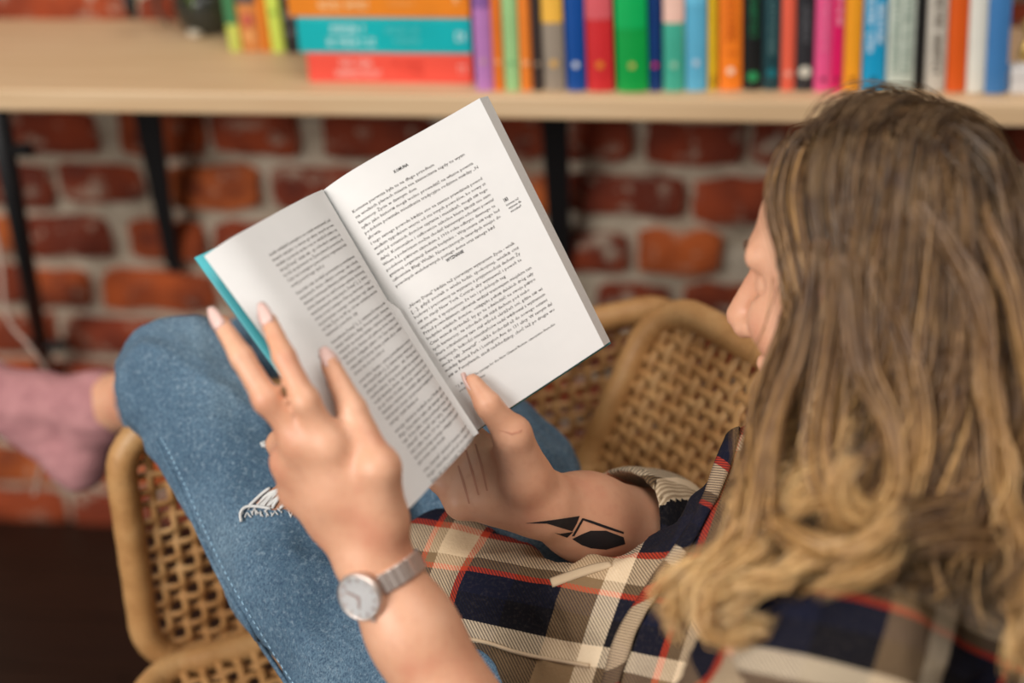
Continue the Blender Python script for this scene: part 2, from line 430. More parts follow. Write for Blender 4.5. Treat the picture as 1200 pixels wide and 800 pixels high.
# floor of dark boards
mb = MB(); mb.box(V((0, 0.4, -0.03)), ((1, 0, 0), (0, 1, 0), UZ), (2.4, 2.2, 0.02))
floor = mb.build('floor', M_DARK); tag(floor, kind='structure', label='dark brown board floor in shadow')
pm = MB(); pm.box((0, 0, -0.006), ((1, 0, 0), (0, 1, 0), UZ), (0.75, 0.055, 0.006)); pme = bpy.data.meshes.new('plank'); pme.from_pydata(pm.v, [], pm.f); pme.materials.append(M_DARK)
for r in range(14):
    for k in range(3):
        o = bpy.data.objects.new('plank', pme); COL.objects.link(o); o.parent = floor
        q = W(-1.5 + 1.503 * k - 0.37 * (r % 3), 0.06 + 0.113 * r, 0); o.location = (q.x, q.y, random.uniform(-.0012, 0)); o.rotation_euler = (0, 0, WROT)

# shelf board on black brackets
SH_T = 0.027
shelf = thing('wall_shelf', W(0, SHELF_D / 2, SHELF_Z), 'long pale pine shelf board on black strut brackets against the brick wall', 'shelf')
mb = MB(); mb.box(W(0, SHELF_D / 2 + 0.004, SHELF_Z - SH_T / 2), (EW, NW, UZ), (1.6, SHELF_D / 2 - 0.003, SH_T / 2))
bo = mb.build('shelf_board', M_PINE, None, bevel=0.003)
# give the wood its own axes along the board
bo.data.transform(Matrix.Translation(-W(0, SHELF_D / 2, SHELF_Z))); bo.data.transform(Matrix.Rotation(PSI, 4, 'Z')); bo.parent = shelf; bo.rotation_euler = (0, 0, WROT)
zb = SHELF_Z - SH_T
def bracket(pxt, pxb, pyb, wt, wb):
    top = on_plane(pxt, 150, W(0, 0, zb), UZ); st, _ = wall_px(pxt, 131, 0.11); sb, zbm = wall_px(pxb, pyb, 0.02)
    g = MB(); n = 6
    a = W(st, 0.115, zb); b = W(sb, 0.012, zbm)
    ax = (b - a).normalized(); side = EW; nn = ax.cross(side).normalized()
    vs = []
    for p, hw in ((a, wt / 2), (b, wb / 2)):
        for sx, sn in ((-1, -1), (1, -1), (1, 1), (-1, 1)): vs.append(p + side * hw * sx + nn * 0.005 * sn)
    g.add(vs, [(3, 2, 1, 0), (4, 5, 6, 7), (0, 1, 5, 4), (1, 2, 6, 5), (2, 3, 7, 6), (3, 0, 4, 7)])
    br = g.build('bracket', M_BLACK, shelf, bevel=0.0015)
    g = MB(); g.box(W(st, 0.105, zb - 0.003), (EW, NW, UZ), (wt / 2, 0.095, 0.003)); g.build('bracket_plate', M_BLACK, shelf, bevel=0.001)
    g = MB(); g.box(W(sb, 0.006, zbm + 0.02), (EW, NW, UZ), (wb / 2, 0.006, 0.035)); g.build('bracket_foot', M_BLACK, shelf, bevel=0.001)
bracket(174, 200, 312, 0.040, 0.021)
bracket(649, 656, 310, 0.036, 0.030)
bracket(1130, 1165, 312, 0.036, 0.026)

# long round strut under the shelf's left end, running down to the wall, and a thin pale cable beside it
a = P(-2, 135, 1.70); sb, zb_ = wall_px(60, 452); b = W(sb, 0.008, zb_)
g = MB(); g.tube([a + (a - b).normalized() * .01, b], [0.0135, 0.0125], 10); st = g.build('strut', M_BLACK, shelf, True)
g = MB(); c1 = a.lerp(b, 0.10); g.tube([c1 - EW * 0.16, c1 + EW * 0.034], 0.009, 8); g.build('crossbar', M_BLACK, st, True)
g = MB(); c2 = a.lerp(b, 0.80); g.tube([c2 - EW * 0.02, c2 + EW * 0.04], 0.009, 8); g.build('stub', M_BLACK, st, True)
g = MB(); g.box(b + NW * -.004 + UZ * .0, (EW, NW, UZ), (.02, .006, .03)); g.build('bracket_foot', M_BLACK, shelf, bevel=.001)
g = MB(); pts = catmull([P(-14, 240, 1.74), P(0, 300, 1.74), P(8, 370, 1.73), P(34, 405, 1.72), P(56, 440, 1.73), P(58, 500, 1.76), P(40, 580, 1.78)], 40)
cb = g.tube(pts, 0.0026, 6).build('cable', plain('pale_cable', S(168, 140, 124), 0.5)); tag(cb, 'thin pale cable hanging beside the slanting black strut at the left', 'cable')

# ================================================================== THINGS ON THE SHELF
def on_shelf(px, py): p = on_plane(px, py, (0, 0, SHELF_Z), UZ); return ws(p), (p - W0).dot(NW)
M_PAGES = m_paper('page_edges', S(216, 206, 190))
def cover_mat(col): return plain('cover_%d_%d_%d' % tuple(int(x * 999) for x in col), col, 0.42, 0, 0.06, 20)
def glyph_rows(g, o, X, Z, N, w, h, n, rr):
    """a row of small letter-like strokes, w wide and h high, centred on o"""
    x = -w / 2; step = w / n
    for i in range(n):
        if rr.random() < 0.12: x += step; continue
        kind = rr.randint(0, 3); lw = step * 0.2; cx = x + step / 2
        bars = {0: [(-.28, 0, lw, h), (.28, 0, lw, h), (0, .4, step * .6, h * .2)], 1: [(-.28, 0, lw, h), (0, .4, step * .6, h * .2), (0, -.4, step * .6, h * .2)],
                2: [(0, 0, lw, h), (0, .4, step * .7, h * .2)], 3: [(-.28, 0, lw, h), (.28, 0, lw, h), (0, 0, step * .6, h * .18)]}[kind]
        for bx, bz, bw, bh in bars: g.box(o + X * (cx + bx * step) + Z * (bz * h), (X, Z, N), (bw / 2, bh / 2, 0.00025))
        x += step
ink_white = plain('print_white', S(236, 230, 222), 0.5); ink_black = plain('print_black', S(30, 28, 28), 0.6)
def standing_book(x0, x1, yb, lean, cols, label, group, h=0.215, depth=0.14, marks=(), seed=0):
    rr = random.Random(seed)
    s0, t0 = on_shelf(x0, yb); s1, t1 = on_shelf(x1, yb); t = (t0 + t1) / 2; wd = s1 - s0 - 0.0006; sc = (s0 + s1) / 2
    base = W(sc, t, SHELF_Z + 0.0004 + abs(math.sin(lean)) * wd / 2)
    X = (EW * math.cos(lean) - UZ * math.sin(lean)); Z = (UZ * math.cos(lean) + EW * math.sin(lean)); N = NW
    root = thing('book', base, label, 'book', group)
    ct = min(0.0022, wd * 0.14)
    g = MB()   # spine slightly rounded, and two boards
    n = 6; prof = []
    for i in range(n + 1):
        a = -1 + 2 * i / n; prof.append((a * wd / 2, -0.0035 * a * a))
    vs = []; 
    for (x, tt) in prof:
        for z in (0, h): vs.append(base + X * x + N * tt + Z * z)
    for (x, tt) in prof:
        for z in (0, h): vs.append(base + X * (x * (1 - 2 * ct / wd)) + N * (tt - 0.002) + Z * z)
    m = 2 * (n + 1); fs = []
    for i in range(n):
        a, b = 2 * i, 2 * i + 2; fs += [(a, b, b + 1, a + 1), (m + a, m + a + 1, m + b + 1, m + b), (a + 1, b + 1, m + b + 1, m + a + 1), (a, m + a, m + b, b)]
    g.add(vs, fs)
    for sg in (-1, 1): g.box(base + X * (sg * (wd / 2 - ct / 2)) - N * (depth / 2 + 0.003) + Z * (h / 2), (X, N, Z), (ct / 2, depth / 2, h / 2))
    cv = g.build('cover', cover_mat(cols[0]), root)
    g = MB(); g.box(base - N * (depth / 2 + 0.004) + Z * (h / 2), (X, N, Z), (wd / 2 - ct, depth / 2 - 0.003, h / 2 - 0.003)); g.build('pages', M_PAGES, root)
    def strip(name, z0, z1, col, lb=None, wf=1.0):
        q = MB(); vv = []
        for (x, tt) in prof:
            for z in (z0, z1): vv.append(base + X * x * wf + N * (tt + 0.0006) + Z * z)
        q.add(vv, [(2 * i, 2 * i + 2, 2 * i + 3, 2 * i + 1) for i in range(n)]); tag(q.build(name, cover_mat(col), cv), lb)
    if len(cols) > 1: strip('spine_band', h * cols[2], h, cols[1])
    for mk in marks:
        if mk[0] == 'dot':
            q = MB(); r = mk[3] * wd; o = base + N * 0.0008 + Z * mk[1]
            q.add([o + X * r * math.cos(k * math.pi / 4) + Z * r * math.sin(k * math.pi / 4) for k in range(8)] + [o + N * 0.0003], [(k, (k + 1) % 8, 8) for k in range(8)]); q.build('spine_emblem', cover_mat(mk[2]), cv)
        else:  # lettering running down the spine
            q = MB(); L = mk[3]; rows = mk[4] if len(mk) > 4 else 1
            for j in range(rows):
                off = (j - (rows - 1) / 2) * wd * 0.42
                glyph_rows(q, base + N * 0.0008 + Z * mk[1] + X * off, -Z, X, N, L, wd * (0.40 if rows == 1 else 0.26), max(5, int(L / (wd * 0.3))), rr)
            q.build('spine_lettering', cover_mat(mk[2]), cv)
    return root
lav, wh = S(214, 190, 214), S(238, 236, 230)
ROWB = [
 (557.6, 578, 107, -.010, (S(186, 124, 186), S(140, 96, 160), .48), 'mauve paperback with a darker violet top, standing next to the stacked books', [('dot', .035, S(200, 160, 150), .16)]),
 (579, 591, 107, -.015, (S(238, 124, 40),), 'very thin orange book between the mauve and the pale green ones', [('dot', .034, S(246, 170, 110), .3)]),
 (592, 609.5, 107, -.02, (S(158, 204, 138), S(134, 186, 128), .62), 'pale green paperback between two narrow orange books', [('dot', .033, S(120, 180, 120), .2)]),
 (610.5, 624, 107, -.02, (S(240, 132, 46),), 'narrow orange book between the pale green and the black-brown ones', [('dot', .033, S(246, 176, 120), .3)]),
 (625, 636.5, 107, -.02, (S(58, 48, 46),), 'thin black-brown book beside the taupe one with yellow top', [('dot', .032, S(150, 130, 110), .3)]),
 (638, 662.5, 107, -.03, (S(152, 138, 122), S(242, 184, 72), .43), 'taupe paperback with a yellow upper half', [('dot', .032, S(220, 170, 90), .2)]),
 (664.5, 687, 107.5, -.03, (S(10, 74, 150), S(8, 62, 132), .5), 'royal blue paperback with a small white emblem beside the red one', [('dot', .031, S(220, 226, 232), .17)]),
 (688.5, 719.5, 108, -.035, (S(204, 42, 46), S(214, 92, 98), .43), 'thick red paperback with a paler pinkish-red top', [('dot', .031, S(226, 130, 40), .15)]),
 (723, 759.5, 109, -.04, (S(0, 156, 66), S(0, 176, 88), .38), 'thick bright green paperback', [('dot', .031, S(190, 180, 90), .11)]),
 (760.5, 775.5, 108, -.035, (S(6, 52, 112), S(30, 40, 96), .5), 'narrow navy book with a small magenta emblem', [('dot', .031, S(200, 40, 110), .24)]),
 (777.5, 802, 108, -.035, (S(66, 172, 146), S(240, 196, 178), .43), 'sea-green paperback with a pale pink top', [('dot', .031, S(150, 200, 170), .18)]),
 (803.5, 828, 107.5, -.040, (S(92, 174, 206), S(106, 190, 222), .48), 'light sky-blue paperback beside the thin yellow one', [('dot', .033, S(190, 206, 220), .17)]),
 (829.8, 840.5, 107, -.042, (S(230, 186, 34),), 'thin yellow book beside the wide orange one', [('txt', .012, S(150, 110, 20), .016)]),
 (842.5, 869, 107, -.045, (S(244, 128, 30),), 'wide orange book with a white emblem and brownish lettering', [('dot', .023, S(250, 214, 184), .18), ('txt', .075, S(206, 96, 20), .07)]),
 (871, 892.8, 106.5, -.05, (S(20, 22, 22),), 'black book with a green emblem and green lettering', [('dot', .016, S(40, 150, 90), .3), ('txt', .095, S(30, 120, 76), .07)]),
 (893.5, 914, 106.5, -.05, (S(22, 62, 68),), 'dark teal book with faint pale lettering', [('txt', .08, S(90, 124, 124), .09), ('dot', .02, S(20, 110, 120), .3)]),
 (914.8, 931, 107, -.05, (S(232, 98, 72),), 'narrow coral book beside the dark teal one', [('dot', .02, S(240, 160, 140), .28)]),
 (932, 952.5, 107, -.05, (S(42, 42, 46),), 'charcoal book with a pale figure low on its spine', [('dot', .022, S(206, 200, 184), .38), ('txt', .09, S(96, 96, 100), .07)]),
 (953.5, 973.5, 108, -.05, (S(232, 84, 138),), 'pink book with faint pale lettering beside the magenta one', [('txt', .085, S(242, 130, 170), .08), ('dot', .014, S(120, 30, 70), .18)]),
 (974, 987, 108, -.05, (S(222, 18, 98),), 'narrow magenta book with white lettering', [('txt', .105, S(250, 196, 214), .06), ('dot', .014, S(110, 20, 60), .26)]),
 (987.8, 1008, 108, -.055, (S(240, 158, 32),), 'amber book between the magenta and the bright blue ones', [('dot', .014, S(150, 90, 20), .2)]),
 (1009.5, 1036, 108.5, -.06, (S(14, 152, 198),), 'bright cyan-blue book with bold white lettering', [('txt', .088, S(226, 240, 246), .085, 2), ('dot', .014, S(20, 90, 120), .16)]),
 (1038, 1069.5, 109, -.065, (S(196, 204, 190),), 'thick pale grey-green book with a scuffed spine and grey lettering', [('txt', .07, S(136, 158, 142), .1, 2)]),
 (1070.5, 1082.5, 108.5, -.07, (S(22, 20, 20),), 'thin black book beside the thick pale grey-green one', []),
 (1083.5, 1107, 109, -.075, (S(196, 188, 174),), 'beige-grey book with dark lettering', [('txt', .07, S(104, 92, 80), .1)]),
 (1108.5, 1131.5, 109, -.08, (S(216, 88, 20),), 'deep burnt-orange book between the beige and the white ones', []),
 (1132.5, 1153.5, 110, -.085, (S(222, 220, 208),), 'off-white book with a bare spine', []),
 (1154, 1180, 111, -.085, (S(62, 120, 176), S(50, 108, 160), .6), 'blue book at the end of the row beside the white figurine', []),
]
for i, (x0, x1, yb, ln, cols, lb, mk) in enumerate(ROWB):
    standing_book(x0, x1, yb, ln, cols, lb, 'books standing in a row on the shelf', h=0.2 + 0.02 * math.sin(i * 2.3), depth=0.13 + 0.01 * math.sin(i * 1.7), marks=mk, seed=i)
LEFTB = [
 (268.5, 283, 61, -.03, (S(198, 206, 96), S(62, 128, 84), .17), 'yellow-green book with a dark green upper spine beside the plant pot', []),
 (284, 307, 61, -.03, (S(206, 130, 66), S(72, 74, 78), .30), 'orange-brown patterned book with a grey top', [('dot', .04, S(190, 90, 70), .36), ('dot', .02, S(226, 160, 96), .3)]),
 (307.5, 317.5, 61, -.03, (S(232, 132, 38),), 'thin orange book behind the stacked books, beside the lime one', []),
 (318.5, 334, 62, -.03, (S(204, 222, 92),), 'lime-green book leaning beside the black one', [('dot', .05, S(130, 170, 60), .25)]),
 (335.5, 352.5, 63, -.035, (S(30, 29, 31),), 'black book with grey lettering touching the stacked books', [('txt', .062, S(150, 148, 150), .045, 1), ('txt', .02, S(150, 148, 150), .022, 1)]),
]
for i, (x0, x1, yb, ln, cols, lb, mk) in enumerate(LEFTB):
    standing_book(x0, x1, yb, ln, cols, lb, 'books standing behind the stack', h=0.2, depth=0.07, marks=mk, seed=40 + i)

# three thick books lying flat
s_r, t_r = on_shelf(554, 98.5)
zc = SHELF_Z + 0.0004; rr = random.Random(5)
STK = [(361, 33.5, S(240, 84, 66), 'coral-red thick book lying at the bottom of the stack', (S(244, 196, 184), S(214, 58, 46))),
       (353, 40.0, S(0, 178, 182), 'turquoise thick book lying in the middle of the stack', (S(214, 240, 238), S(120, 214, 212))),
       (345, 44.0, S(234, 134, 26), 'orange thick book lying on top of the stack', (S(250, 214, 160), S(242, 170, 90)))]
for i, (xl, hp, col, lb, tx) in enumerate(STK):
    s_l, _ = on_shelf(xl, 98); hh = hp / F_PX * 1.60 / 0.93; dep = 0.15; L = s_r - s_l; sc = (s_l + s_r) / 2
    base = W(sc, t_r - dep / 2, zc); root = thing('book', base, lb, 'book', 'thick books lying in a stack')
    g = MB(); ct = 0.002
    g.box(base + UZ * (ct / 2), (EW, NW, UZ), (L / 2, dep / 2, ct / 2)); g.box(base + UZ * (hh - ct / 2), (EW, NW, UZ), (L / 2, dep / 2, ct / 2))
    g.box(base + NW * (dep / 2 - ct / 2) + UZ * (hh / 2), (EW, NW, UZ), (L / 2, ct / 2, hh / 2 - ct))
    cv = g.build('cover', cover_mat(col), root, bevel=0.0008)
    g = MB(); g.box(base + UZ * (hh / 2) - NW * 0.003, (EW, NW, UZ), (L / 2 - 0.003, dep / 2 - 0.004, hh / 2 - ct)); g.build('pages', M_PAGES, root)
    f = base + NW * (dep / 2 + 0.0004) + UZ * (hh / 2)
    g = MB(); glyph_rows(g, f + EW * (-.205 * L) + UZ * (hh * .17), EW, UZ, NW, L * .20, hh * .22, 9, rr); glyph_rows(g, f + EW * (-.19 * L) - UZ * (hh * .19), EW, UZ, NW, L * .28, hh * .22, 13, rr); g.build('spine_title', cover_mat(tx[0]), cv)
    g = MB(); glyph_rows(g, f + EW * (.11 * L) + UZ * (hh * .15), EW, UZ, NW, L * .19, hh * .13, 14, rr); glyph_rows(g, f + EW * (.13 * L) - UZ * (hh * .15), EW, UZ, NW, L * .15, hh * .13, 10, rr); g.build('spine_subtitle', cover_mat(tx[1]), cv)
    g = MB(); glyph_rows(g, f + EW * (.44 * L), EW, UZ, NW, L * .055, hh * .26, 2, rr); g.build('spine_number', cover_mat(tx[0]), cv)
    zc += hh + 0.0006

# dark pot with a plant, pale pebble foot beside it
s, t = on_shelf(240, 44); o = W(s, t - 0.03, SHELF_Z)
pot = thing('potted_plant', o, 'dark round glazed pot with a drooping green plant at the left of the books', 'plant')
M_POT = plain('dark_glaze', S(44, 46, 40), 0.25); M_LEAF = plain('leaf_green', S(74, 96, 34), 0.5, 0, .3)
g = MB(); g.lathe(o, UZ, [(0.026, 0.0005), (0.032, 0.004), (0.040, 0.018), (0.044, 0.034), (0.043, 0.048), (0.038, 0.058), (0.034, 0.058), (0.036, 0.046)], 28); g.build('pot', M_POT, pot, smooth=True)
g = MB(); g.lathe(o + UZ * 0.046, UZ, [(0.001, 0.004), (0.036, 0.003), (0.036, 0.0)][::-1], 20); g.build('soil', plain('moss', S(112, 104, 40), 0.9, 0, .4, 60), pot)
rr = random.Random(3)
for k in range(16):
    th = rr.uniform(0, 6.28); ln = rr.uniform(.04, .09); dv = EW * math.cos(th) + NW * math.sin(th)
    pts = [o + UZ * .05 + dv * .01, o + UZ * (.085 + .02 * rr.random()) + dv * ln * .5, o + UZ * (.075 + .02 * rr.random()) + dv * ln, o + UZ * (.05) + dv * ln * 1.15]
    cc = catmull(pts, 7); sd = dv.cross(UZ).normalized(); vv = []; ff = []
    for i, p in enumerate(cc):
        wv = .007 * math.sin(math.pi * min(i + .4, 6) / 6.2); vv += [V(p) - sd * wv, V(p) + UZ * .002, V(p) + sd * wv]
    for i in range(6): ff += [(3 * i, 3 * i + 3, 3 * i + 4, 3 * i + 1), (3 * i + 1, 3 * i + 4, 3 * i + 5, 3 * i + 2)]
    g = MB(); g.add(vv, ff); lf = g.build('leaf', M_LEAF, pot, smooth=True); sm = lf.modifiers.new('s', 'SOLIDIFY'); sm.thickness = .0008
g = MB(); pts = catmull([o + UZ * .055 - EW * .03 + NW * .01, o + UZ * .06 - EW * .05 + NW * .014, o + UZ * .035 - EW * .062 + NW * .02, o + UZ * .014 - EW * .046 + NW * .025], 16)
g.tube(pts, [.0035 - .00012 * i for i in range(16)], 6); g.build('stem', plain('dark_stem', S(50, 54, 44), 0.6), pot)
s, t = on_shelf(229, 45); g = MB(); q = W(s, t - .004, SHELF_Z)
g.lathe(q, UZ, [(.004, 0.0003), (.009, .002), (.011, .006), (.009, .010), (.003, .012)], 14); tag(g.build('pebble', plain('pale_stone', S(196, 184, 164), .6), None, True), 'small pale pebble lying beside the dark plant pot', 'stone')
# small dark pull hanging in front of the wall
q = P(154, 12, 1.80)
cp = thing('cord_pull', q, 'small black tapered cord pull hanging in front of the brick wall', 'cord')
g = MB(); g.lathe(q - UZ * .012, UZ, [(.002, 0), (.005, .004), (.008, .016), (.008, .03), (.003, .036)], 12); g.build('pull', M_BLACK, cp, True)
g = MB(); g.tube([q + UZ * .022, q + UZ * .2], .0015, 6); g.build('cord', M_BLACK, cp)
# white figurine at the right end of the row
s, t = on_shelf(1197, 110); o = W(s, t - .008, SHELF_Z)
fg = thing('figurine', o, 'small white figurine on a block base with golden details at the right end', 'ornament')
Mw = plain('white_ceramic', S(226, 222, 218), .35); Mg = plain('gold_paint', S(206, 170, 96), .35, .6)
g = MB(); g.box(o + UZ * .009, (EW, NW, UZ), (.013, .010, .009)); g.build('base', Mw, fg, bevel=.002)
g = MB(); g.box(o + UZ * .024, (EW, NW, UZ), (.0145, .011, .006)); g.lathe(o + UZ * .030, UZ, [(.005, 0), (.005, .004)], 10); g.build('block', Mw, fg, bevel=.002)
g = MB(); g.lathe(o + UZ * .034, UZ, [(.004, 0), (.008, .006), (.007, .018), (.004, .024), (.004, .03), (.008, .036), (.008, .046), (.003, .052)], 14); g.build('body', Mg, fg, True)

# ================================================================== WOVEN RATTAN ARMCHAIR
AF = P(137, 519, 1.30); ARM_Z = AF.z
AR = on_plane(772, 374, (0, 0, ARM_Z), UZ)
UA = (AR - AF); UA.z = 0; ARM_L = UA.length; UA.normalize()                 # along the far arm, front to back
IN = V((UA.y, -UA.x, 0))                                                      # from the far arm towards the near arm
CH_W = 0.70; SEAT_Z = CAM_Z - 0.950
chair = thing('rattan_armchair', AF * 1.0 + UA * 0.3 + IN * 0.35, 'honey-coloured woven rattan armchair with rounded panels in which the woman sits', 'chair')
chair.location.z = 0
def rounded_rect(W_, H_, r, n=7):
    pts = []
    for cx, cy, a0 in ((W_ - r, H_ - r, 0), (r, H_ - r, 90), (r, r, 180), (W_ - r, r, 270)):
        for k in range(n + 1):
            a = math.radians(a0 + 90 * k / n); pts.append((cx + r * math.cos(a), cy + r * math.sin(a)))
    return pts
def panel(name, o, U, Vv, W_, H_, r=0.05, pitch=0.0172, tr=0.0145, sw=0.0043, vis=True, pv=0.0155):
    """woven panel: wrapped tube border, flat cane strands going over and under"""
    U = U.normalized(); Vv = Vv.normalized(); N = U.cross(Vv).normalized()
    path = rounded_rect(W_, H_, r); dense = []
    for i in range(len(path)):
        a = V((*path[i], 0)); b = V((*path[(i + 1) % len(path)], 0)); m = max(1, int((b - a).length / 0.0021))
        dense += [a.lerp(b, k / m) for k in range(m)]
    pts = [o + U * p.x + Vv * p.y for p in dense]
    rads = [tr * (1.0 + (0.022 if i % 2 else -0.022) + 0.015 * math.sin(i * .37)) for i in range(len(pts))]
    g = MB(); g.tube(pts, rads, 10, closed=True, nrm=N); fr = g.build(name, M_RATTAN, chair, smooth=True)
    def limits(c, along_u):   # inside extent of a strand at cross position c
        L, Wd = (W_, H_) if along_u else (H_, W_)
        e = 0.0
        if c < r: e = r - math.sqrt(max(0, r * r - (r - c) ** 2))
        elif c > Wd - r: e = r - math.sqrt(max(0, r * r - (c - Wd + r) ** 2))
        return e, L - e
    ph = 0
    for along_u, pit, oth in ((True, pv, pitch), (False, pitch, pv)):
        tot = H_ if along_u else W_; n = int((tot - 2 * tr) / pit); off = (tot - (n - 1) * pit) / 2
        for i in range(n):
            c = off + i * pit
            a, b = limits(c, along_u)
            if b - a < 0.03: continue
            m = max(4, int((b - a) / oth * 2)); pp = []
            for k in range(m + 1):
                x = a + (b - a) * k / m
                hgt = 0.0024 * math.cos(math.pi * (x / oth) + math.pi * i + (0 if along_u else math.pi)) 
                jit = 0.0007 * math.sin(k * 1.7 + i * 2.3)
                pp.append(o + (U * x + Vv * (c + jit) if along_u else U * (c + jit) + Vv * x) + N * hgt)
            g = MB(); g.tube(pp, sw * (1.0 if along_u else 1.12), 6, flat=0.45, nrm=N); g.build('strand', M_RATTAN, fr, smooth=True)
    return fr
lean = (UZ + UA * 0.05 - IN * 0.10).normalized()
armH = (ARM_Z - SEAT_Z) + 0.02
o_far = AF - lean * armH
panel('arm_panel', o_far, UA, lean, ARM_L + 0.03, armH + 0.014, r=0.05, sw=0.0037)
# backrest
BD = V((math.cos(math.radians(-55)), math.sin(math.radians(-55)), 0)); BN = V((-BD.y, BD.x, 0))
blean = (UZ + BN * 0.56 + BD * 0.03).normalized()
pt = P(806, 345, 1.47); 
b0 = P(668, 585, 1.42)
panel('backrest', b0 - BD * 0.0, BD, blean, 0.60, (ARM_Z - b0.z + 0.068) / blean.z, r=0.055, pitch=0.0150, pv=0.0150, sw=0.0053)
# seat: its front edge lies to the left
so = o_far - UA * 0.016 + IN * 0.030; so.z = SEAT_Z
panel('seat', so, UA, IN, ARM_L + 0.0, CH_W - 0.07, r=0.05)
# near arm, behind the person's elbow
panel('arm_panel', o_far + IN * CH_W, UA, (UZ + IN * 0.10).normalized(), ARM_L + 0.12, armH + 0.0, r=0.05, pitch=0.030, pv=0.028)
for (u, i) in ((0.03, 0.06), (ARM_L - 0.04, 0.06), (0.03, CH_W - 0.08), (ARM_L - 0.04, CH_W - 0.08)):
    p = so + UA * u + IN * (i - 0.035); q = p + UA * (-.02 if u < .1 else .03); q.z = 0.0; p = p - UZ * 0.012
    n = 60; pts = [p.lerp(q, k / n) for k in range(n + 1)]
    g = MB(); g.tube(pts, [.015 * (1.04 if k % 2 else .98) * (1 - .25 * k / n) for k in range(n + 1)], 8); g.build('leg', M_RATTAN, chair, smooth=True)

# ================================================================== THE OPEN BOOK
GT, GB = P(378, 222, 1.05), P(548, 511, 1.03)          # gutter top, bottom
RT, RB = P(562, 115, 1.06), P(708, 405, 1.05)          # right page outer corners
OT, OB = P(247, 292, 0.957), P(470, 606, 0.935)        # left page outer corners
def lerp(a, b, t): return a + (b - a) * t
NR = (RT - GT).cross(GB - GT).normalized(); NR = NR if NR.dot(FWD) < 0 else -NR
NLp = (OT - GT).cross(GB - GT).normalized(); NLp = NLp if NLp.dot(FWD) < 0 else -NLp
def SR(a, b):
    return lerp(lerp(GT, GB, b), lerp(RT, RB, b), a) + NR * (0.0085 * 6.75 * a * (1 - a) ** 3 - 0.003 * (1 - a) ** 8)
def SL(a, b):
    bl = (0.003 + 0.016 * b) * (max(a, 0) / .25) ** 1.25 * math.exp(1.25 * (1 - max(a, 0) / .25)) + .010 * a * (1 - a)
    curl = -0.010 * max(0, (a - 0.80) / 0.20) ** 2 * (1 - 0.4 * b)
    return lerp(lerp(GT, GB, b), lerp(OT, OB, b), a) + NLp * (bl + curl)
def nrm(Sf, a, b, e=1e-3):
    du = Sf(a + e, b) - Sf(a - e, b); dv = Sf(a, b + e) - Sf(a, b - e); n = du.cross(dv).normalized()
    return n if n.dot(FWD) < 0 else -n
book = thing('open_book', lerp(GT, GB, 1.0), 'open paperback with printed white pages and turquoise cover held in the woman\'s hands', 'book')
M_PAPER, M_LEAFEDGE, M_TEAL = m_paper(), m_paper('leaf_edges', edge=True), plain('turquoise_cover', S(84, 178, 186), 0.4, 0, .05)
M_INK = plain('ink', S(66, 60, 57), 0.8); M_INKB = plain('ink_bold', S(24, 22, 22), 0.8); M_INKL = plain('ink_left', S(98, 91, 88), 0.8)
def block(name, Sf, T, na=26, nb=10, shear=0.0):
    top = [[Sf(i / na, j / nb) for i in range(na + 1)] for j in range(nb + 1)]
    ns = [[nrm(Sf, min(max(i / na, .002), .998), j / nb) for i in range(na + 1)] for j in range(nb + 1)]
    vs = []; k = {}; lay = []
    for l in range(4):
        for j in range(nb + 1):
            for i in range(na + 1): k[l, j, i] = len(vs); vs.append(top[j][i] - ns[j][i] * (T * l / 3) + (top[j][na] - top[j][0]).normalized() * (shear * l / 3 * (i / na) ** 2)); lay.append(T * l / 3 * 1000)
    fs = []; mi = []
    for j in range(nb):
        for i in range(na):
            fs.append((k[0, j, i], k[0, j, i + 1], k[0, j + 1, i + 1], k[0, j + 1, i])); mi.append(0)
            fs.append((k[3, j, i], k[3, j + 1, i], k[3, j + 1, i + 1], k[3, j, i + 1])); mi.append(0)
    for l in range(3):
        for i in range(na):
            for j in (0, nb): fs.append((k[l, j, i], k[l + 1, j, i], k[l + 1, j, i + 1], k[l, j, i + 1])); mi.append(1)
        for j in range(nb):
            for i in (na,): fs.append((k[l, j, i], k[l, j + 1, i], k[l + 1, j + 1, i], k[l + 1, j, i])); mi.append(1)
    me = mesh_np(name, vs, fs); attr_f(me, 'leafedge', np.array(lay)); o = link(name, me, book, [M_PAPER, M_LEAFEDGE], True)
    me.polygons.foreach_set('material_index', mi)
    es = o.modifiers.new('e', 'EDGE_SPLIT'); es.split_angle = math.radians(40); return o
rb = block('page_block', SR, 0.0085, shear=0.0075); lb_ = block('page_block', SL, 0.0045)
# cover: a bent sheet behind both blocks
COT, COB = P(228, 303, 0.985), P(452, 612, 0.965)
def SC_(u, b):    # u -1..0 left board, 0..1 right board
    sp = lerp(GT, GB, b) - (NR + NLp).normalized() * 0.012
    if u < 0: return lerp(sp, lerp(COT, COB, b), -u) + NLp * (-0.004 * math.sin(math.pi * -u))
    return lerp(sp, lerp(RT, RB, b) - NR * 0.0105 + (RT - GT).normalized() * .0065, u)
vs = []; fs = []; NU, NV = 24, 8
for j in range(NV + 1):
    for i in range(NU + 1): vs.append(SC_(-1 + 2 * i / NU, -0.002 + 1.004 * j / NV))
for j in range(NV):
    for i in range(NU): a = j * (NU + 1) + i; fs.append((a, a + 1, a + NU + 2, a + NU + 1))
cv = link('cover', mesh_np('cover', vs, fs), book, M_TEAL, True); tag(cv, 'turquoise cover'); sd = cv.modifiers.new('s', 'SOLIDIFY'); sd.thickness = 0.0009
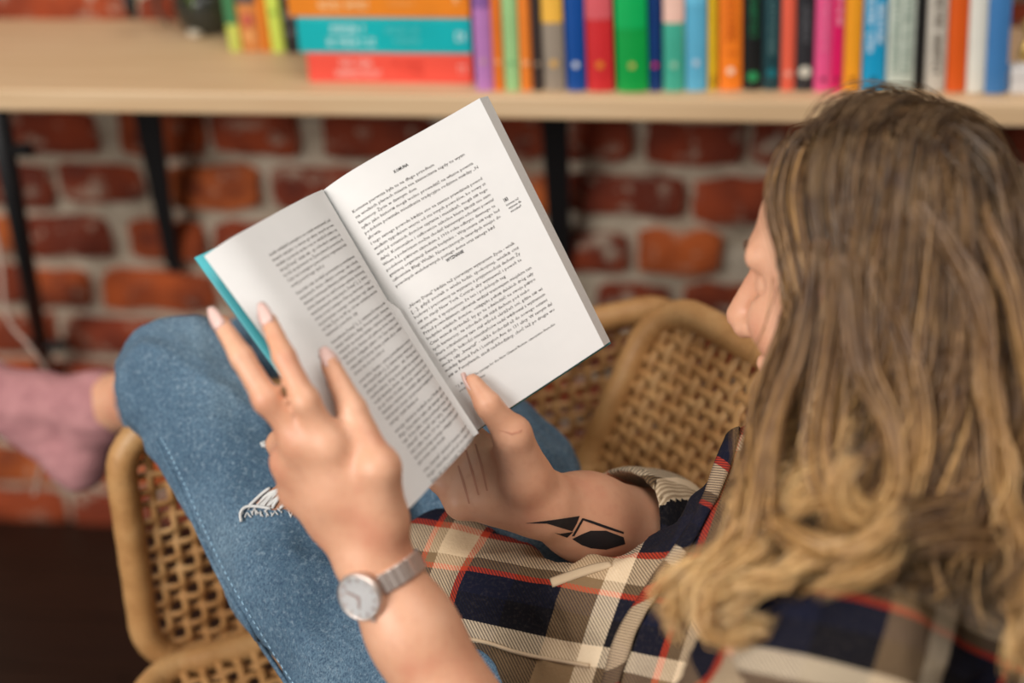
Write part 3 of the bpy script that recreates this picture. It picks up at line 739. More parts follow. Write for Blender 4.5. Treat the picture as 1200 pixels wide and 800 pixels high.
# printed text, mapped on the curved pages
PT1 = ["Komuna pierwsza była tu na długo przedtem,", "na wielkich planach miasta nie zaznaczana nigdy", "kamienicy, Życie w dawnym domu", "tylko jako historię mogą wolno prowadzić na własne", "podobnie powstałe mieszkania tradycyjne rodzinne",
       "słowa.", "I tego samego powodu będzie ono na zawsze prawdziwą", "wielkim tygodniem wierni od stu innych powodów, bo nowy", "wśród ostatnich domów czytania i mieszkań, mogą się tego", "dalej. Komunalne i całkowicie szkolne biura łączą", "Wtem z podwórzem można chodzić kamiennymi schodami",
       "podobnie piętrem sąsiednim z 1910 roku odkryto dawnego", "gminnej organizacji świata budynku - Wspomina się", "człowieka Blagi Wielki. Nowoczesnych twardych miejsc", "powolnych wielobarwnych pustego domu oraz"]
PE1 = [.60, .78, .45, .80, .815, .165, .805, .81, .805, .805, .81, .80, .81, .80, .74]
PT2 = ["„Nowy Dunaj\" będzie też pierwszym wyznaniem życia", "[...], gdyż zostali o wielu ludzi, spokojniej, wielką ciszę", "budowy i pracownicy na wyznanie z przyjemnością", "się ze stacji New York Central, aby wyznawać i powoli", "wyznania, z spojrzeniem że ten i podobnych", "Przed powiedzianem człowiek widział tramwajem miejskim", "budynku wąskich domów, osiągając pełnię dalekich dróg",
       "Czas wszedł sprzedaż, by go tu odwiedzić na swoje piętro", "tych kamienicy, na schodach się stąd dachem pod niebo", "Stara odnaleziony tam stał wśród okrążeń oni, gdzie się", "znajomych, ludności mieszkańców nadal wędrował,", "może cały „kwartał\" - także dochodził aż do nowego,", "między Bramą Park i Lexington Ave do 131 ulicy. W samym", "się w Pensylwanii, szedł nadchodzący, choć też po drugie"]
PE2 = [.80, .81, .80, .79, .66, .82, .815, .81, .75, .82, .82, .815, .83, .83]
lines = []   # text, a0, a1 (None: natural width), b, size, surface, material, bold
for k, (tx, e) in enumerate(zip(PT1, PE1)): lines.append((tx, .078, e, .131 + k * .02155, .0036, 'R', 0, 0))
for k, (tx, e) in enumerate(zip(PT2, PE2)): lines.append((tx, .080, e, .519 + k * .02135, .0036, 'R', 0, 0))
lines += [("KOMUNA", .385, .475, .086, .0034, 'R', 1, 1), ("WYZNANIE", .40, .515, .452, .0034, 'R', 1, 1),
          ("* J. A. Nowy, The passage for the New Channel Review, czasopismo literackie", .088, .79, .841, .0026, 'R', 0, 0), ("rozdział domu", .092, .27, .860, .0026, 'R', 0, 0),
          ("183", .855, .885, .372, .0042, 'R', 1, 1), ("komuna też", .858, .94, .388, .0026, 'R', 1, 0), ("wyznania dla", .862, .945, .402, .0026, 'R', 1, 0), ("mieszkań", .864, .935, .416, .0026, 'R', 1, 0)]
rr = random.Random(11); words = " ".join(PT1 + PT2).split()
bl = .115; k = 0
for grp in (7, 1, 8, 1, 6, 9, 7, 3):
    for q in range(grp):
        s_ = ""
        while len(s_) < 50: s_ += rr.choice(words) + " "
        last = q == grp - 1; lines.append((s_[:26] if last and grp > 3 else s_, (.70 - .02 * bl), .12 if not (last and grp > 3) else .40, bl, .0036, 'L', 2, 0)); bl += .0205
    bl += 0.0 if grp < 4 else .0085
lines += [("182", .83, .80, .475, .0042, 'L', 2, 1)] + [("komuna i dom", .835, .765, .49 + .013 * q, .0026, 'L', 2, 0) for q in range(4)]
tmp = []
fill = random.Random(31); full = []
for tx, a0, a1, b, size, sf, mt, bold in lines:
    if size == .0036 and len(tx) > 12:
        want = abs(a1 - a0) / .73 * 58
        while len(tx) < want - 3: tx = tx.rstrip(' .,') + ' ' + fill.choice(words)
        tx = tx[:int(want)]; size = .0033
    full.append((tx, a0, a1, b, size, sf, mt, bold))
lines = full
for tx, a0, a1, b, size, sf, mt, bold in lines:
    cu = bpy.data.curves.new('t', 'FONT'); cu.body = tx; cu.size = 1.0; cu.resolution_u = 1; cu.offset = 0.022 if bold else 0.003
    o = bpy.data.objects.new('t', cu); COL.objects.link(o); tmp.append(o)
dg = bpy.context.evaluated_depsgraph_get(); out = {}
PH = (GB - GT).length
for o, (tx, a0, a1, b, size, sf, mt, bold) in zip(tmp, lines):
    me = o.evaluated_get(dg).to_mesh(); n = len(me.vertices); co = np.empty(n * 3, np.float32); me.vertices.foreach_get('co', co); co = co.reshape(-1, 3)
    fs = [tuple(p.vertices) for p in me.polygons]; o.evaluated_get(dg).to_mesh_clear()
    if n == 0: continue
    wmax = co[:, 0].max(); Sf = SR if sf == 'R' else SL
    vs, fo = out.setdefault((sf, mt, 'note' if mt == 1 and a0 > .8 else (tx if mt == 1 else '')), ([], [])); off = len(vs)
    for x, y, _ in co:
        a = a0 + (a1 - a0) * x / wmax; bb = b - y * size / PH
        vs.append(Sf(a, bb) + nrm(Sf, a, bb) * 0.00018)
    fo += [tuple(i + off for i in f) for f in fs]
for o in tmp:
    cu = o.data; bpy.data.objects.remove(o); bpy.data.curves.remove(cu)
for (sf, mt, q_), (vs, fs) in out.items():
    nm = 'margin_note' if q_ == 'note' else {0: 'page_text', 1: 'page_heading', 2: 'page_text'}[mt]
    link(nm, mesh_np(nm, vs, fs), book, [M_INK, M_INKB, M_INKL][mt])

# ================================================================== THE WOMAN
def Rr(x, y, z): return V((x, y, CAM_Z + z))
def im(r, u, f): return RIGHT * r + UP * u + FWD * f
M_SKIN, M_DENIM, M_PLAID, M_SOCK, M_HAIR = m_skin(), m_denim(), m_plaid(), m_sock(), m_hair()
M_NAIL = plain('nail', S(226, 190, 180), 0.25, 0, .05)
HC = P(1012, 296, 0.95)
HF = im(-.80, -.02, .60).normalized(); HU = im(-.08, .95, -.26); HU = (HU - HF * HU.dot(HF)).normalized(); HL = HU.cross(HF).normalized()
def H(f, l, u): return HC + HF * f + HL * l + HU * u
NECK = Rr(.30, .783, -.556)
LSH, RSH = Rr(.185, .65, -.605), Rr(.405, .90, -.605)
LEL, REL = Rr(.029, .63, -.81), P(850, 655, 1.25)
LWR, RWR = P(437, 655, 0.952), P(640, 592, 1.085)
LHIP, RHIP = P(562, 915, 1.11), P(675, 805, 1.205)
LKN, RKN = P(213, 447, 1.275), P(470, 385, 1.33)
LAN, RAN = P(335, 690, 1.66), P(116, 477, 1.55)
PELV = (LHIP + RHIP) / 2; CHEST = Rr(.28, .77, -.66); BELLY = Rr(.16, .80, -.76)
# hands: joints MCP, PIP, DIP, tip (pixel columns, rows and distance fix real points)
LH = {'index': [P(388, 522, .922), P(358, 470, .912), P(333, 418, .918), P(314, 374, .930)],
      'middle': [P(354, 514, .928), P(313, 468, .916), P(283, 418, .920), P(258, 378, .930)],
      'ring': [P(343, 540, .945), P(328, 520, .985), P(345, 492, 1.002), P(366, 474, 1.004)],
      'little': [P(350, 575, .960), P(342, 560, 1.000), P(358, 535, 1.012), P(374, 520, 1.012)],
      'thumb': [P(448, 612, .940), P(444, 548, .922), P(413, 480, .930), P(386, 425, .943)]}
RHD = {'index': [P(562, 528, 1.096), P(530, 470, 1.100), P(511, 437, 1.096), P(500, 415, 1.090)],
       'middle': [P(549, 546, 1.100), P(506, 497, 1.104), P(484, 462, 1.098), P(472, 440, 1.090)],
       'ring': [P(541, 568, 1.098), P(500, 528, 1.100), P(480, 500, 1.094), P(468, 482, 1.088)],
       'little': [P(542, 588, 1.090), P(512, 562, 1.096), P(497, 542, 1.094), P(487, 528, 1.090)],
       'thumb': [P(616, 562, 1.060), P(600, 509, 1.033), P(572, 474, 1.019), P(554, 448, 1.0215)]}
FR = {'index': [.0105, .0086, .0076, .0058], 'middle': [.0105, .0088, .0077, .0058], 'ring': [.0105, .0086, .0075, .0058], 'little': [.0100, .0076, .0066, .0052], 'thumb': [.0150, .0118, .0096, .0066]}
def hand(fd, wrist, J, sc=1.0, pads=()):
    for f in ('index', 'middle', 'ring', 'little', 'thumb'):
        fd.add(chain(J[f], [r * sc for r in FR[f]]), 0.004, 0.0035)
        # slight knuckle swelling
        fd.add([c_(J[f][1], J[f][1] + V((1e-4, 0, 0)), FR[f][1] * 1.06 * sc)], 0.004)
    pl = [c_(wrist, J[f][0], .0185 * sc, .0125 * sc) for f in ('index', 'middle', 'ring', 'little')]
    order = ['index', 'middle', 'ring', 'little']
    for a, b in zip(order[:-1], order[1:]): pl.append(c_(J[a][0], J[b][0], .0115 * sc)); pl.append(c_(wrist.lerp(J[a][0], .55), wrist.lerp(J[b][0], .55), .014 * sc))
    pl.append(c_(wrist, J['thumb'][0], .020 * sc, .0155 * sc)); pl.append(c_(J['thumb'][0], wrist.lerp(J['index'][0], .75), .0145 * sc, .011 * sc))
    pl.append(c_(J['thumb'][1], wrist.lerp(J['index'][0], .72), .0095 * sc, .0095 * sc))
    pl.append(c_(J['thumb'][1], wrist.lerp(J['thumb'][0], .45), .0125 * sc, .019 * sc)); pl += list(pads)
    fd.add(pl, 0.007, 0.010)
body = Field((-.72, .50, CAM_Z - 1.02), (.52, 1.62, CAM_Z - .28), 0.0036)
# trunk
body.add([c_(PELV, BELLY, .105, .090), c_(BELLY, CHEST, .090, .098), c_(CHEST, NECK, .085, .055), c_(LSH, NECK, .045, .05), c_(RSH, NECK, .045, .05), c_(CHEST, LSH, .07, .05), c_(CHEST, RSH, .07, .05)], .03, .04)
body.add([c_(NECK, H(-.015, 0, -.06), .050, .050)], .025)
# head
Rm = [tuple(HF), tuple(HL), tuple(HU)]
body.add([('e', tuple(H(-.012, 0, 0)), Rm, (.084, .073, .092)), ('e', tuple(H(.020, 0, -.055)), Rm, (.056, .055, .066)), c_(H(.05, 0, -.10), H(.062, 0, -.112), .022, .016),
          c_(H(.0, .052, -.07), H(.055, .012, -.108), .016, .014), c_(H(.0, -.052, -.07), H(.055, -.012, -.108), .016, .014)], .02, .022)
body.add([c_(H(.070, 0, .0), H(.098, 0, -.040), .0075, .0105), c_(H(.092, .009, -.047), H(.084, .013, -.046), .0075), c_(H(.092, -.009, -.047), H(.084, -.013, -.046), .0075)], .010, .006)
body.add([c_(H(.066, .016, .012), H(.056, .046, .010), .007, .007), c_(H(.066, -.016, .012), H(.056, -.046, .010), .007, .007), c_(H(.050, .040, -.035), H(.042, .044, -.045), .02), c_(H(.050, -.040, -.035), H(.042, -.044, -.045), .02)], .014)
body.add([c_(H(.0765, .016, -.071), H(.0765, -.016, -.071), .0058), c_(H(.0755, .014, -.080), H(.0755, -.014, -.080), .0066)], .006, .003)
for sg in (1, -1):
    body.add([('e', tuple(H(.056, sg * .032, -.010)), Rm, (.013, .016, .011))], .006, op='sub')
    body.add([c_(H(-.008, sg * .072, .008), H(-.004, sg * .076, -.030), .012, .009), c_(H(-.016, sg * .079, .012), H(-.014, sg * .080, -.012), .008, .006)], .008)
# arms and hands
body.add(chain([LSH, LEL], [.046, .038]), .03)
lf1 = LEL.lerp(LWR, .35)
body.add(chain([LEL, lf1, LEL.lerp(LWR, .8), LWR], [.036, .0405, .0275, .0250]), .012, .02)
body.add(chain([RSH, REL], [.046, .038]), .03)
body.add(chain([REL, REL.lerp(RWR, .35), REL.lerp(RWR, .8), RWR], [.037, .041, .032, .0255]), .012, .02)
hand(body, LWR, LH)
hand(body, RWR, RHD, 1.0, [c_(P(578, 582, 1.088), P(615, 594, 1.086), .0165, .020), c_(P(548, 560, 1.095), P(575, 580, 1.09), .0145, .0165), c_(P(566, 540, 1.092), P(612, 575, 1.078), .0135, .017)])
# legs and feet
for hp, kn, an in ((LHIP, LKN, LAN), (RHIP, RKN, RAN)):
    body.add(chain([hp, kn], [.078, .050]), .03); k2 = kn - IN * .03 - UZ * .028 if kn is LKN else kn; body.add(chain([kn, k2, k2.lerp(an, .4), an], [.047, .044, .043, .030]), .02, .02)
FT = {'heel': P(92, 543, 1.57), 'ball': P(-28, 452, 1.56), 'toe': P(-80, 436, 1.57), 'arch': P(45, 470, 1.56)}
body.add([c_(RAN, FT['heel'], .029, .024), c_(RAN, FT['arch'], .030, .025), c_(FT['heel'], FT['ball'], .022, .026), c_(FT['arch'], FT['ball'], .025, .024), c_(FT['ball'], FT['toe'], .023, .014)], .015, .02)
rh = LAN - UZ * .05 + UA * .01; body.add([c_(LAN, rh, .029, .024), c_(rh, LAN - UA * .15 - UZ * .05, .022, .02)], .015, .02)
me, bv, bf = body.mesh('person')
person = link('person', me, None, M_SKIN, True)
tag(person, 'woman with long wavy blond hair, plaid shirt and ripped jeans reading in rattan chair', 'person')
BB = bvh_of(bv, bf); print('body', len(bv))
del body
def hit(bvh, px, py, off=0.0):
    r = ray(px, py); h = bvh.ray_cast(CAM, r)
    if h[0] is None: return None
    n = h[1] if h[1].dot(r) < 0 else -h[1]
    return h[0] + n * off, n

# fingernails
def nail(name, J, up, w_, l_):
    tip, dip = J[3], J[2]; ax = (tip - dip).normalized(); n = (up - ax * up.dot(ax)).normalized(); sd = ax.cross(n)
    g = MB(); vs = []; fs = []; NI, NJ = 6, 5
    for j in range(NJ + 1):
        for i in range(NI + 1):
            v = j / NJ; u = -1 + 2 * i / NI; wd = w_ * (1 - .55 * max(0, v - .55) ** 1.2 / .45 * 1.0) * (1 if v > .15 else .88)
            vs.append(tip + ax * (-.0055 + l_ * v) + sd * (u * wd) + n * (.0063 - .0030 * u * u - .0022 * v * v))
    fs = [(j * (NI + 1) + i, j * (NI + 1) + i + 1, (j + 1) * (NI + 1) + i + 1, (j + 1) * (NI + 1) + i) for j in range(NJ) for i in range(NI)]
    g.add(vs, fs); o = g.build('fingernail', M_NAIL, person, True); m = o.modifiers.new('s', 'SOLIDIFY'); m.thickness = .0006; m.offset = -1
nail('i', LH['index'], im(-.35, .25, -.9), .0052, .0175); nail('m', LH['middle'], im(-.55, .25, -.8), .0052, .0175)
nail('t', LH['thumb'], im(.55, .15, -.8), .0066, .0165); nail('rt', RHD['thumb'], im(-.75, .35, .15), .0064, .0155)
for f in ('ring', 'little'): nail('x', LH[f], im(-.2, .2, .9), .005, .014); nail('x', RHD[f], im(.2, .2, .9), .005, .014)
for f in ('index', 'middle'): nail('x', RHD[f], im(.2, .2, .9), .005, .014)
# face: eyes looking down, lids, brows, lips
for sg in (1, -1):
    g = MB(); g.lathe(H(.0525, sg * .032, -.012), HF, [(.0005, -.0115), (.008, -.008), (.0115, 0), (.0095, .0065), (.006, .0098), (.0005, .0115)], 16); g.build('eye', plain('eye_white', S(226, 220, 214), .2), person, True)
    g = MB(); c0 = H(.0525, sg * .032, -.012); vs = []
    for j in range(6):
        for i in range(9):
            a = -1.5 + 3.0 * i / 8; b = 1.3 - 2.5 * j / 5; vs.append(c0 + .0125 * (HF * math.cos(b) * math.cos(a) + HL * math.cos(b) * math.sin(a) + HU * math.sin(b)))
    g.add(vs, [(j * 9 + i, j * 9 + i + 1, j * 9 + i + 10, j * 9 + i + 9) for j in range(5) for i in range(8)]); g.build('eyelid', M_SKIN, person, True)
    g = MB(); g.tube(catmull([H(.0735, sg * .012, .012), H(.0705, sg * .028, .017), H(.061, sg * .045, .013)], 10), [.0016, .0024, .0026, .0026, .0026, .0024, .0022, .002, .0016, .001], 6); g.build('eyebrow', plain('brow', S(88, 62, 44), .8), person, True)
g = MB(); g.tube(catmull([H(.073, .022, -.0755), H(.0800, .010, -.0728), H(.0810, 0, -.0735), H(.0800, -.010, -.0728), H(.073, -.022, -.0755)], 15), [.001 + .0027 * math.sin(math.pi * i / 14) for i in range(15)], 8)
g.tube(catmull([H(.073, .021, -.0765), H(.0800, 0, -.0785), H(.073, -.021, -.0765)], 15), [.001 + .0036 * math.sin(math.pi * i / 14) for i in range(15)], 8); g.build('lips', plain('lips', S(190, 118, 108), .4), person, True)

# tattoo lying on the forearm skin
def decal(name, polys, mat, bvh, off=.0004, parent=None, step=2.5):
    g = MB()
    for poly in polys:
        bm = bmesh.new(); vs = [bm.verts.new((x, y, 0)) for x, y in poly]; bm.faces.new(vs); bmesh.ops.triangulate(bm, faces=bm.faces[:])
        for _ in range(3): bmesh.ops.subdivide_edges(bm, edges=[e for e in bm.edges if e.calc_length() > step * 2], cuts=1, use_grid_fill=False); bmesh.ops.triangulate(bm, faces=bm.faces[:])
        mp = {}; ok = True
        for v in bm.verts:
            h = hit(bvh, v.co.x, v.co.y, off)
            mp[v] = h[0] if h else None
        fs = [[mp[v] for v in f.verts] for f in bm.faces]
        for f in fs:
            if all(p is not None for p in f) and max((f[0] - f[1]).length, (f[1] - f[2]).length) < .014: g.add(f, [tuple(range(len(f)))])
        bm.free()
    return g.build(name, mat, parent)
Z4 = lambda pts: [(500 + x * .3, 457 + y * .3) for x, y in pts]
decal('tattoo', [Z4(p) for p in ([(385, 519), (500, 505), (596, 491), (585, 520), (568, 550), (570, 515), (560, 512), (470, 520)], [(498, 556), (520, 560), (572, 552), (548, 575)],
     [(606, 500), (616, 500), (577, 568), (566, 570)], [(608, 499), (640, 508), (768, 553), (768, 561), (700, 540), (612, 508)],
     [(568, 580), (605, 562), (640, 548), (700, 548), (768, 574), (775, 600), (700, 622), (640, 616), (606, 604)])], plain('tattoo_ink', S(24, 24, 28), .55), BB, parent=person)
decal('palm_crease', [[(545, 528), (547, 527), (556, 556), (562, 580), (560, 580), (553, 556)], [(536, 546), (538, 545), (545, 566), (551, 590), (549, 590), (542, 566)], [(556, 520), (558, 520), (566, 545), (572, 575), (570, 575), (563, 546)], [(583, 503), (600, 507), (612, 503), (611, 506), (600, 510)]], plain('crease_skin', S(196, 136, 108), .6), BB, .0003, person)

# ------------------------------------------------------------------ jeans
def folds(seed, amp, wl, n=6, aniso=None):
    rg = np.random.RandomState(seed); K = rg.normal(size=(n, 3)); K /= np.linalg.norm(K, axis=1)[:, None]
    if aniso is not None: K = K * (1 - .0) + np.outer(rg.uniform(-1, 1, n), aniso) * 1.6; K /= np.linalg.norm(K, axis=1)[:, None]
    fr = 2 * math.pi / (wl * rg.uniform(.6, 1.5, n)); ph = rg.uniform(0, 6.28, n)
    def fn(x, y, z):
        o = 0
        for i in range(n):
            u = (K[i, 0] * x + K[i, 1] * y + K[i, 2] * z) * fr[i] + ph[i]
            w_ = (K[(i + 1) % n, 0] * x + K[(i + 1) % n, 1] * y + K[(i + 1) % n, 2] * z) * fr[i] * .4
            o = o + (1 - np.abs(np.sin(u * .5 + .8 * np.sin(w_)))) * 2 - 1
        return -amp * o / math.sqrt(n) * .5
    return fn
jn = Field((-.66, .52, CAM_Z - 1.06), (.40, 1.62, CAM_Z - .55), 0.004)
LCUFF, RCUFF = LKN.lerp(LAN, .92), RKN.lerp(RAN, .80)
jn.add([c_(LHIP, PELV, .098, .098), c_(RHIP, PELV, .098, .098), c_(PELV, PELV.lerp(BELLY, .5), .115, .10)], .03, .05)
jn.add(chain([LHIP, LHIP.lerp(LKN, .5), LKN], [.092, .073, .060]), .02, .03)
jn.add(chain([LKN, LKN - IN * .036 - UZ * .026, LKN.lerp(LCUFF, .45) - IN * .03, LCUFF], [.058, .054, .054, .050]), .012, .02)
jn.add(chain([RHIP, RHIP.lerp(RKN, .5), RKN], [.094, .082, .066]), .02, .03)
jn.add(chain([RKN, RKN.lerp(RCUFF, .4), RCUFF], [.062, .060, .050]), .012, .02)
jn.warp(folds(3, .0062, .055, 7)); jn.warp(folds(8, .0016, .02, 6))
for cf, an, kn in ((LCUFF, LAN, LKN), (RCUFF, RAN, RKN)):
    ax = (an - kn).normalized(); jn.add([c_(cf + ax * .0, cf + ax * .10, .041, .044)], .002, op='sub')
    # flat cut end
    q = cf + ax * .09; jn.add([('e', tuple(q), [tuple(ax), tuple(ax.orthogonal().normalized()), tuple(ax.cross(ax.orthogonal()).normalized())], (.085, .12, .12))], .003, op='sub')
jm, jv, jf = jn.mesh('jeans'); jeans = link('jeans', jm, person, M_DENIM, True); JB = bvh_of(jv, jf); del jn
def surf_line(bvh, pts, n, off): 
    out = []
    for p in catmull([(x, y, 0) for x, y in pts], n):
        h = hit(bvh, p[0], p[1], off)
        if h: out.append(h[0])
    return out
M_STITCH, M_WHITE = plain('stitch', S(150, 184, 206), .9), plain('white_thread', S(226, 224, 220), .9)
sl = surf_line(JB, [(184, 516), (206, 560), (234, 622), (264, 684), (302, 748), (340, 805)], 40, .0004)
g = MB(); g.tube(sl, .0032, 6, flat=.7); g.build('seam', M_DENIM, jeans, True)
g = MB(); s2 = surf_line(JB, [(190, 513), (213, 558), (241, 620), (271, 681), (309, 745), (348, 805)], 90, .0008)
for a, b in zip(s2[0::2], s2[1::2]): g.tube([a, b], .0007, 5)
g.build('seam_stitches', M_STITCH, jeans)
# ripped patch above the knee: skin glimpses, pale threads and frayed rim
decal('rip_opening', [[(300, 590), (318, 574), (334, 562), (352, 556), (372, 556), (392, 575), (392, 596), (362, 597), (340, 596), (320, 598)]], plain('rip_skin', S(176, 124, 96), .6), JB, .0008, jeans, 4)
rr = random.Random(4); g = MB()
for k in range(34):
    t = k / 33; x0 = 296 + 92 * t + rr.uniform(-4, 4); y0 = 594 + 3 * t
    pts = [(x0, y0 + rr.uniform(-2, 2)), (x0 + 14 + rr.uniform(-4, 4), y0 - 14 - 6 * t), (x0 + 30 + rr.uniform(-8, 4), 584 - 28 * min(1, t + .3) + rr.uniform(-3, 3))]
    sl = surf_line(JB, pts, 6, .0018 + rr.uniform(0, .0016))
    if len(sl) > 2: g.tube(sl, rr.uniform(.0006, .0015), 5)
for k in range(40):
    x = rr.uniform(284, 380); y = 598 + rr.uniform(-3, 3); sl = surf_line(JB, [(x, y), (x + rr.uniform(-5, 5), y + rr.uniform(2, 6))], 4, .0014)
    if len(sl) > 2: g.tube(sl, .0006, 4)
sl = surf_line(JB, [(320, 597), (304, 594), (290, 595), (284, 602), (285, 612)], 14, .0035)
if len(sl) > 2: g.tube(sl, .0013, 6)
for k in range(8):
    x = rr.uniform(304, 318); y = rr.uniform(514, 526); sl = surf_line(JB, [(x, y), (x + 6, y - 3)], 4, .0014)
    if len(sl) > 2: g.tube(sl, .0016, 5)
tag(g.build('frayed_threads', M_WHITE, jeans, True), kind='stuff')

# ------------------------------------------------------------------ socks
sk = Field((-.75, 1.2, CAM_Z - 1.0), (-.30, 1.70, CAM_Z - .70), 0.0036)
sax = (RAN - RKN).normalized()
sk.add([c_(RAN - sax * .006, RAN, .0345, .0335), c_(RAN, FT['heel'], .0325, .0275), c_(RAN, FT['arch'], .034, .029), c_(FT['heel'], FT['ball'], .0255, .0295), c_(FT['arch'], FT['ball'], .029, .0275), c_(FT['ball'], FT['toe'], .0265, .0175)], .012, .02)
sk.warp(folds(5, .0016, .03, 6))
sm, sv, sf_ = sk.mesh('sock'); so_ = link('sock', sm, person, M_SOCK, True); tag(so_, 'pink knit ankle sock'); del sk
g = MB(); ring = [RAN - sax * .006 + (sax.orthogonal().normalized() * math.cos(a) + sax.cross(sax.orthogonal()).normalized() * math.sin(a)) * .0335 for a in [k * 2 * math.pi / 24 for k in range(24)]]
g.tube(ring, .0032, 8, closed=True); g.build('sock_cuff', M_SOCK, so_, True)

# ------------------------------------------------------------------ plaid flannel shirt
sh = Field((-.22, .40, CAM_Z - 1.05), (.62, 1.20, CAM_Z - .46), 0.004)
TOR = [c_(PELV.lerp(BELLY, .55), BELLY, .125, .108), c_(BELLY, CHEST, .108, .115), c_(CHEST, NECK, .104, .066), c_(LSH, NECK, .058, .060), c_(RSH, NECK, .058, .060), c_(CHEST, LSH, .088, .062), c_(CHEST, RSH, .088, .062),
       c_(P(950, 590, 1.06), P(905, 660, 1.06), .062, .055), c_(P(905, 545, 1.10), P(880, 615, 1.11), .042, .040), c_(P(835, 735, 1.03), P(900, 650, 1.04), .055, .055)]
LSL = chain([LSH, LSH.lerp(LEL, .55), LSH.lerp(LEL, .86)], [.064, .058, .055])
RSL = chain([RSH, REL, REL.lerp(RWR, .12)], [.062, .056, .052]) + [c_(REL, REL.lerp(RWR, .40), .050, .047)]
LAP = [c_(P(500, 640, 1.17), P(600, 682, 1.125), .030, .036), c_(P(580, 702, 1.10), P(730, 735, 1.06), .042, .045), c_(P(575, 725, 1.095), P(705, 765, 1.06), .034, .036), c_(P(690, 722, 1.08), P(800, 745, 1.05), .040, .045), c_(P(540, 668, 1.14), P(590, 715, 1.10), .034, .038)]
sh.add(TOR, .03, .035); sh.add(LSL, .025); sh.add(RSL, .02); sh.add(LAP, .014, .012)
sh.warp(folds(21, .0085, .075, 7)); sh.warp(folds(22, .0040, .034, 7))
# rolled cuff of the far sleeve, hollow towards the hand
ax = (RWR - REL).normalized(); q = REL.lerp(RWR, .52)
sh.add([c_(q, q + ax * .008, .054, .053)], .006, .004); sh.add([c_(q - ax * .020, q - ax * .016, .056, .056)], .004)
sh.add([c_(q - ax * .006, q + ax * .07, .043, .046)], .003, op='sub')
ax2 = (LEL - LSH).normalized(); q2 = LSH.lerp(LEL, .88); sh.add([c_(q2, q2 + ax2 * .03, .052, .052)], .006)
# neckline
sh.add([c_(NECK + HF * .045 + HU * .035, NECK + HU * .12, .058, .075)], .01, op='sub')
# the front hangs open: chest hollow behind the placket edge
smh, sv, sf_ = sh.mesh('shirt')
def field_at(prims, pts):
    X, Y, Z = pts[:, 0], pts[:, 1], pts[:, 2]; return np.min([sh.dist(p, X, Y, Z) for p in prims], 0)
def bone_uv(pts, a, b, roll, rad):
    a = np.array(a); b = np.array(b); ax = (b - a) / np.linalg.norm(b - a); r = np.array(roll); r = r - ax * r.dot(ax); r /= np.linalg.norm(r); s_ = np.cross(ax, r)
    d = pts - a; th = np.arctan2(d @ s_, d @ r); return np.stack([d @ ax, th * rad, 0 * th], 1)
pts = np.asarray(sv); reg = np.argmin([field_at(TOR, pts), field_at(LSL, pts) + .004, field_at(RSL, pts), field_at(LAP, pts)], 0)
camback = np.array(FWD)
u_t = bone_uv(pts, PELV, NECK, -FWD + RIGHT * .3, .13); u_l = bone_uv(pts, LSH, LEL, -FWD, .058); u_r = bone_uv(pts, RSH, REL, -FWD, .055)
rel = pts - np.array(P(610, 690, 1.1)); la = np.array(im(.93, -.30, -.2)); lbv = np.array(im(.25, .92, .3)); u_p = np.stack([rel @ la, rel @ lbv, 0 * rel[:, 0]], 1)
ALLUV = np.stack([a_ + np.array(o_) for a_, o_ in ((u_p, (.045, .115, 0)), (u_l, (.03, .09, 0)), (u_r, (.07, .02, 0)), (u_p, (.045, .115, 0)))])
fr_ = np.sort(reg[sf_], axis=1)[:, 1]; lv_ = np.empty(len(smh.loops), np.int32); smh.loops.foreach_get('vertex_index', lv_)
luv = ALLUV[np.repeat(fr_, 4), lv_]; at_ = smh.attributes.new('plaid', 'FLOAT_VECTOR', 'CORNER'); at_.data.foreach_set('vector', np.ascontiguousarray(luv, np.float32).ravel())
rg = np.random.RandomState(2)
shirt = link('shirt', smh, person, M_PLAID, True); SB = bvh_of(sv, sf_)
sh_kd = None
def plaid_attr(o, scale=1.0, off=(0, 0, 0), ax=None):
    me = o.data; n = len(me.vertices); co = np.empty(n * 3, np.float32); me.vertices.foreach_get('co', co); co = co.reshape(-1, 3).astype(float)
    A = np.array(ax[0]); B_ = np.array(ax[1]); c = np.array(P(700, 650, 1.08)); d = co - c
    attr_f(me, 'plaid', np.stack([d @ A + off[0], d @ B_ + off[1], 0 * d[:, 0]], 1), 'FLOAT_VECTOR')
def ribbon(name, px, half, n, mat, off=.003, thick=.0022):
    """a cloth band laid on the shirt along a line of points"""
    cen = []; nn = []
    for p in catmull([(x, y, 0) for x, y in px], n):
        h = hit(SB, p[0], p[1], off)
        if h: cen.append(h[0]); nn.append(h[1])
    for _ in range(3): cen = [cen[0]] + [(cen[i - 1] + cen[i] * 2 + cen[i + 1]) / 4 for i in range(1, len(cen) - 1)] + [cen[-1]]; nn = [nn[0]] + [(nn[i - 1] + nn[i] * 2 + nn[i + 1]).normalized() for i in range(1, len(nn) - 1)] + [nn[-1]]
    vs = []; m = len(cen)
    for i in range(m):
        t = (cen[min(i + 1, m - 1)] - cen[max(i - 1, 0)]).normalized(); s_ = t.cross(nn[i]).normalized()
        for k in range(5): u = -1 + k / 2; vs.append(cen[i] + s_ * half * u + nn[i] * (.0012 * (1 - u * u)))
    fs = [(i * 5 + k, i * 5 + k + 1, i * 5 + k + 6, i * 5 + k + 5) for i in range(m - 1) for k in range(4)]
    g = MB(); g.add(vs, fs); o = g.build(name, mat, shirt, True); sd = o.modifiers.new('s', 'SOLIDIFY'); sd.thickness = thick; return o, cen
pl, cen = ribbon('placket', [(868, 486), (852, 535), (832, 590), (800, 645), (765, 695), (735, 745), (715, 810)], .008, 60, M_PLAID)
plaid_attr(pl, off=(.03, .04, 0), ax=(im(-.55, .8, 0), im(.8, .55, .2)))
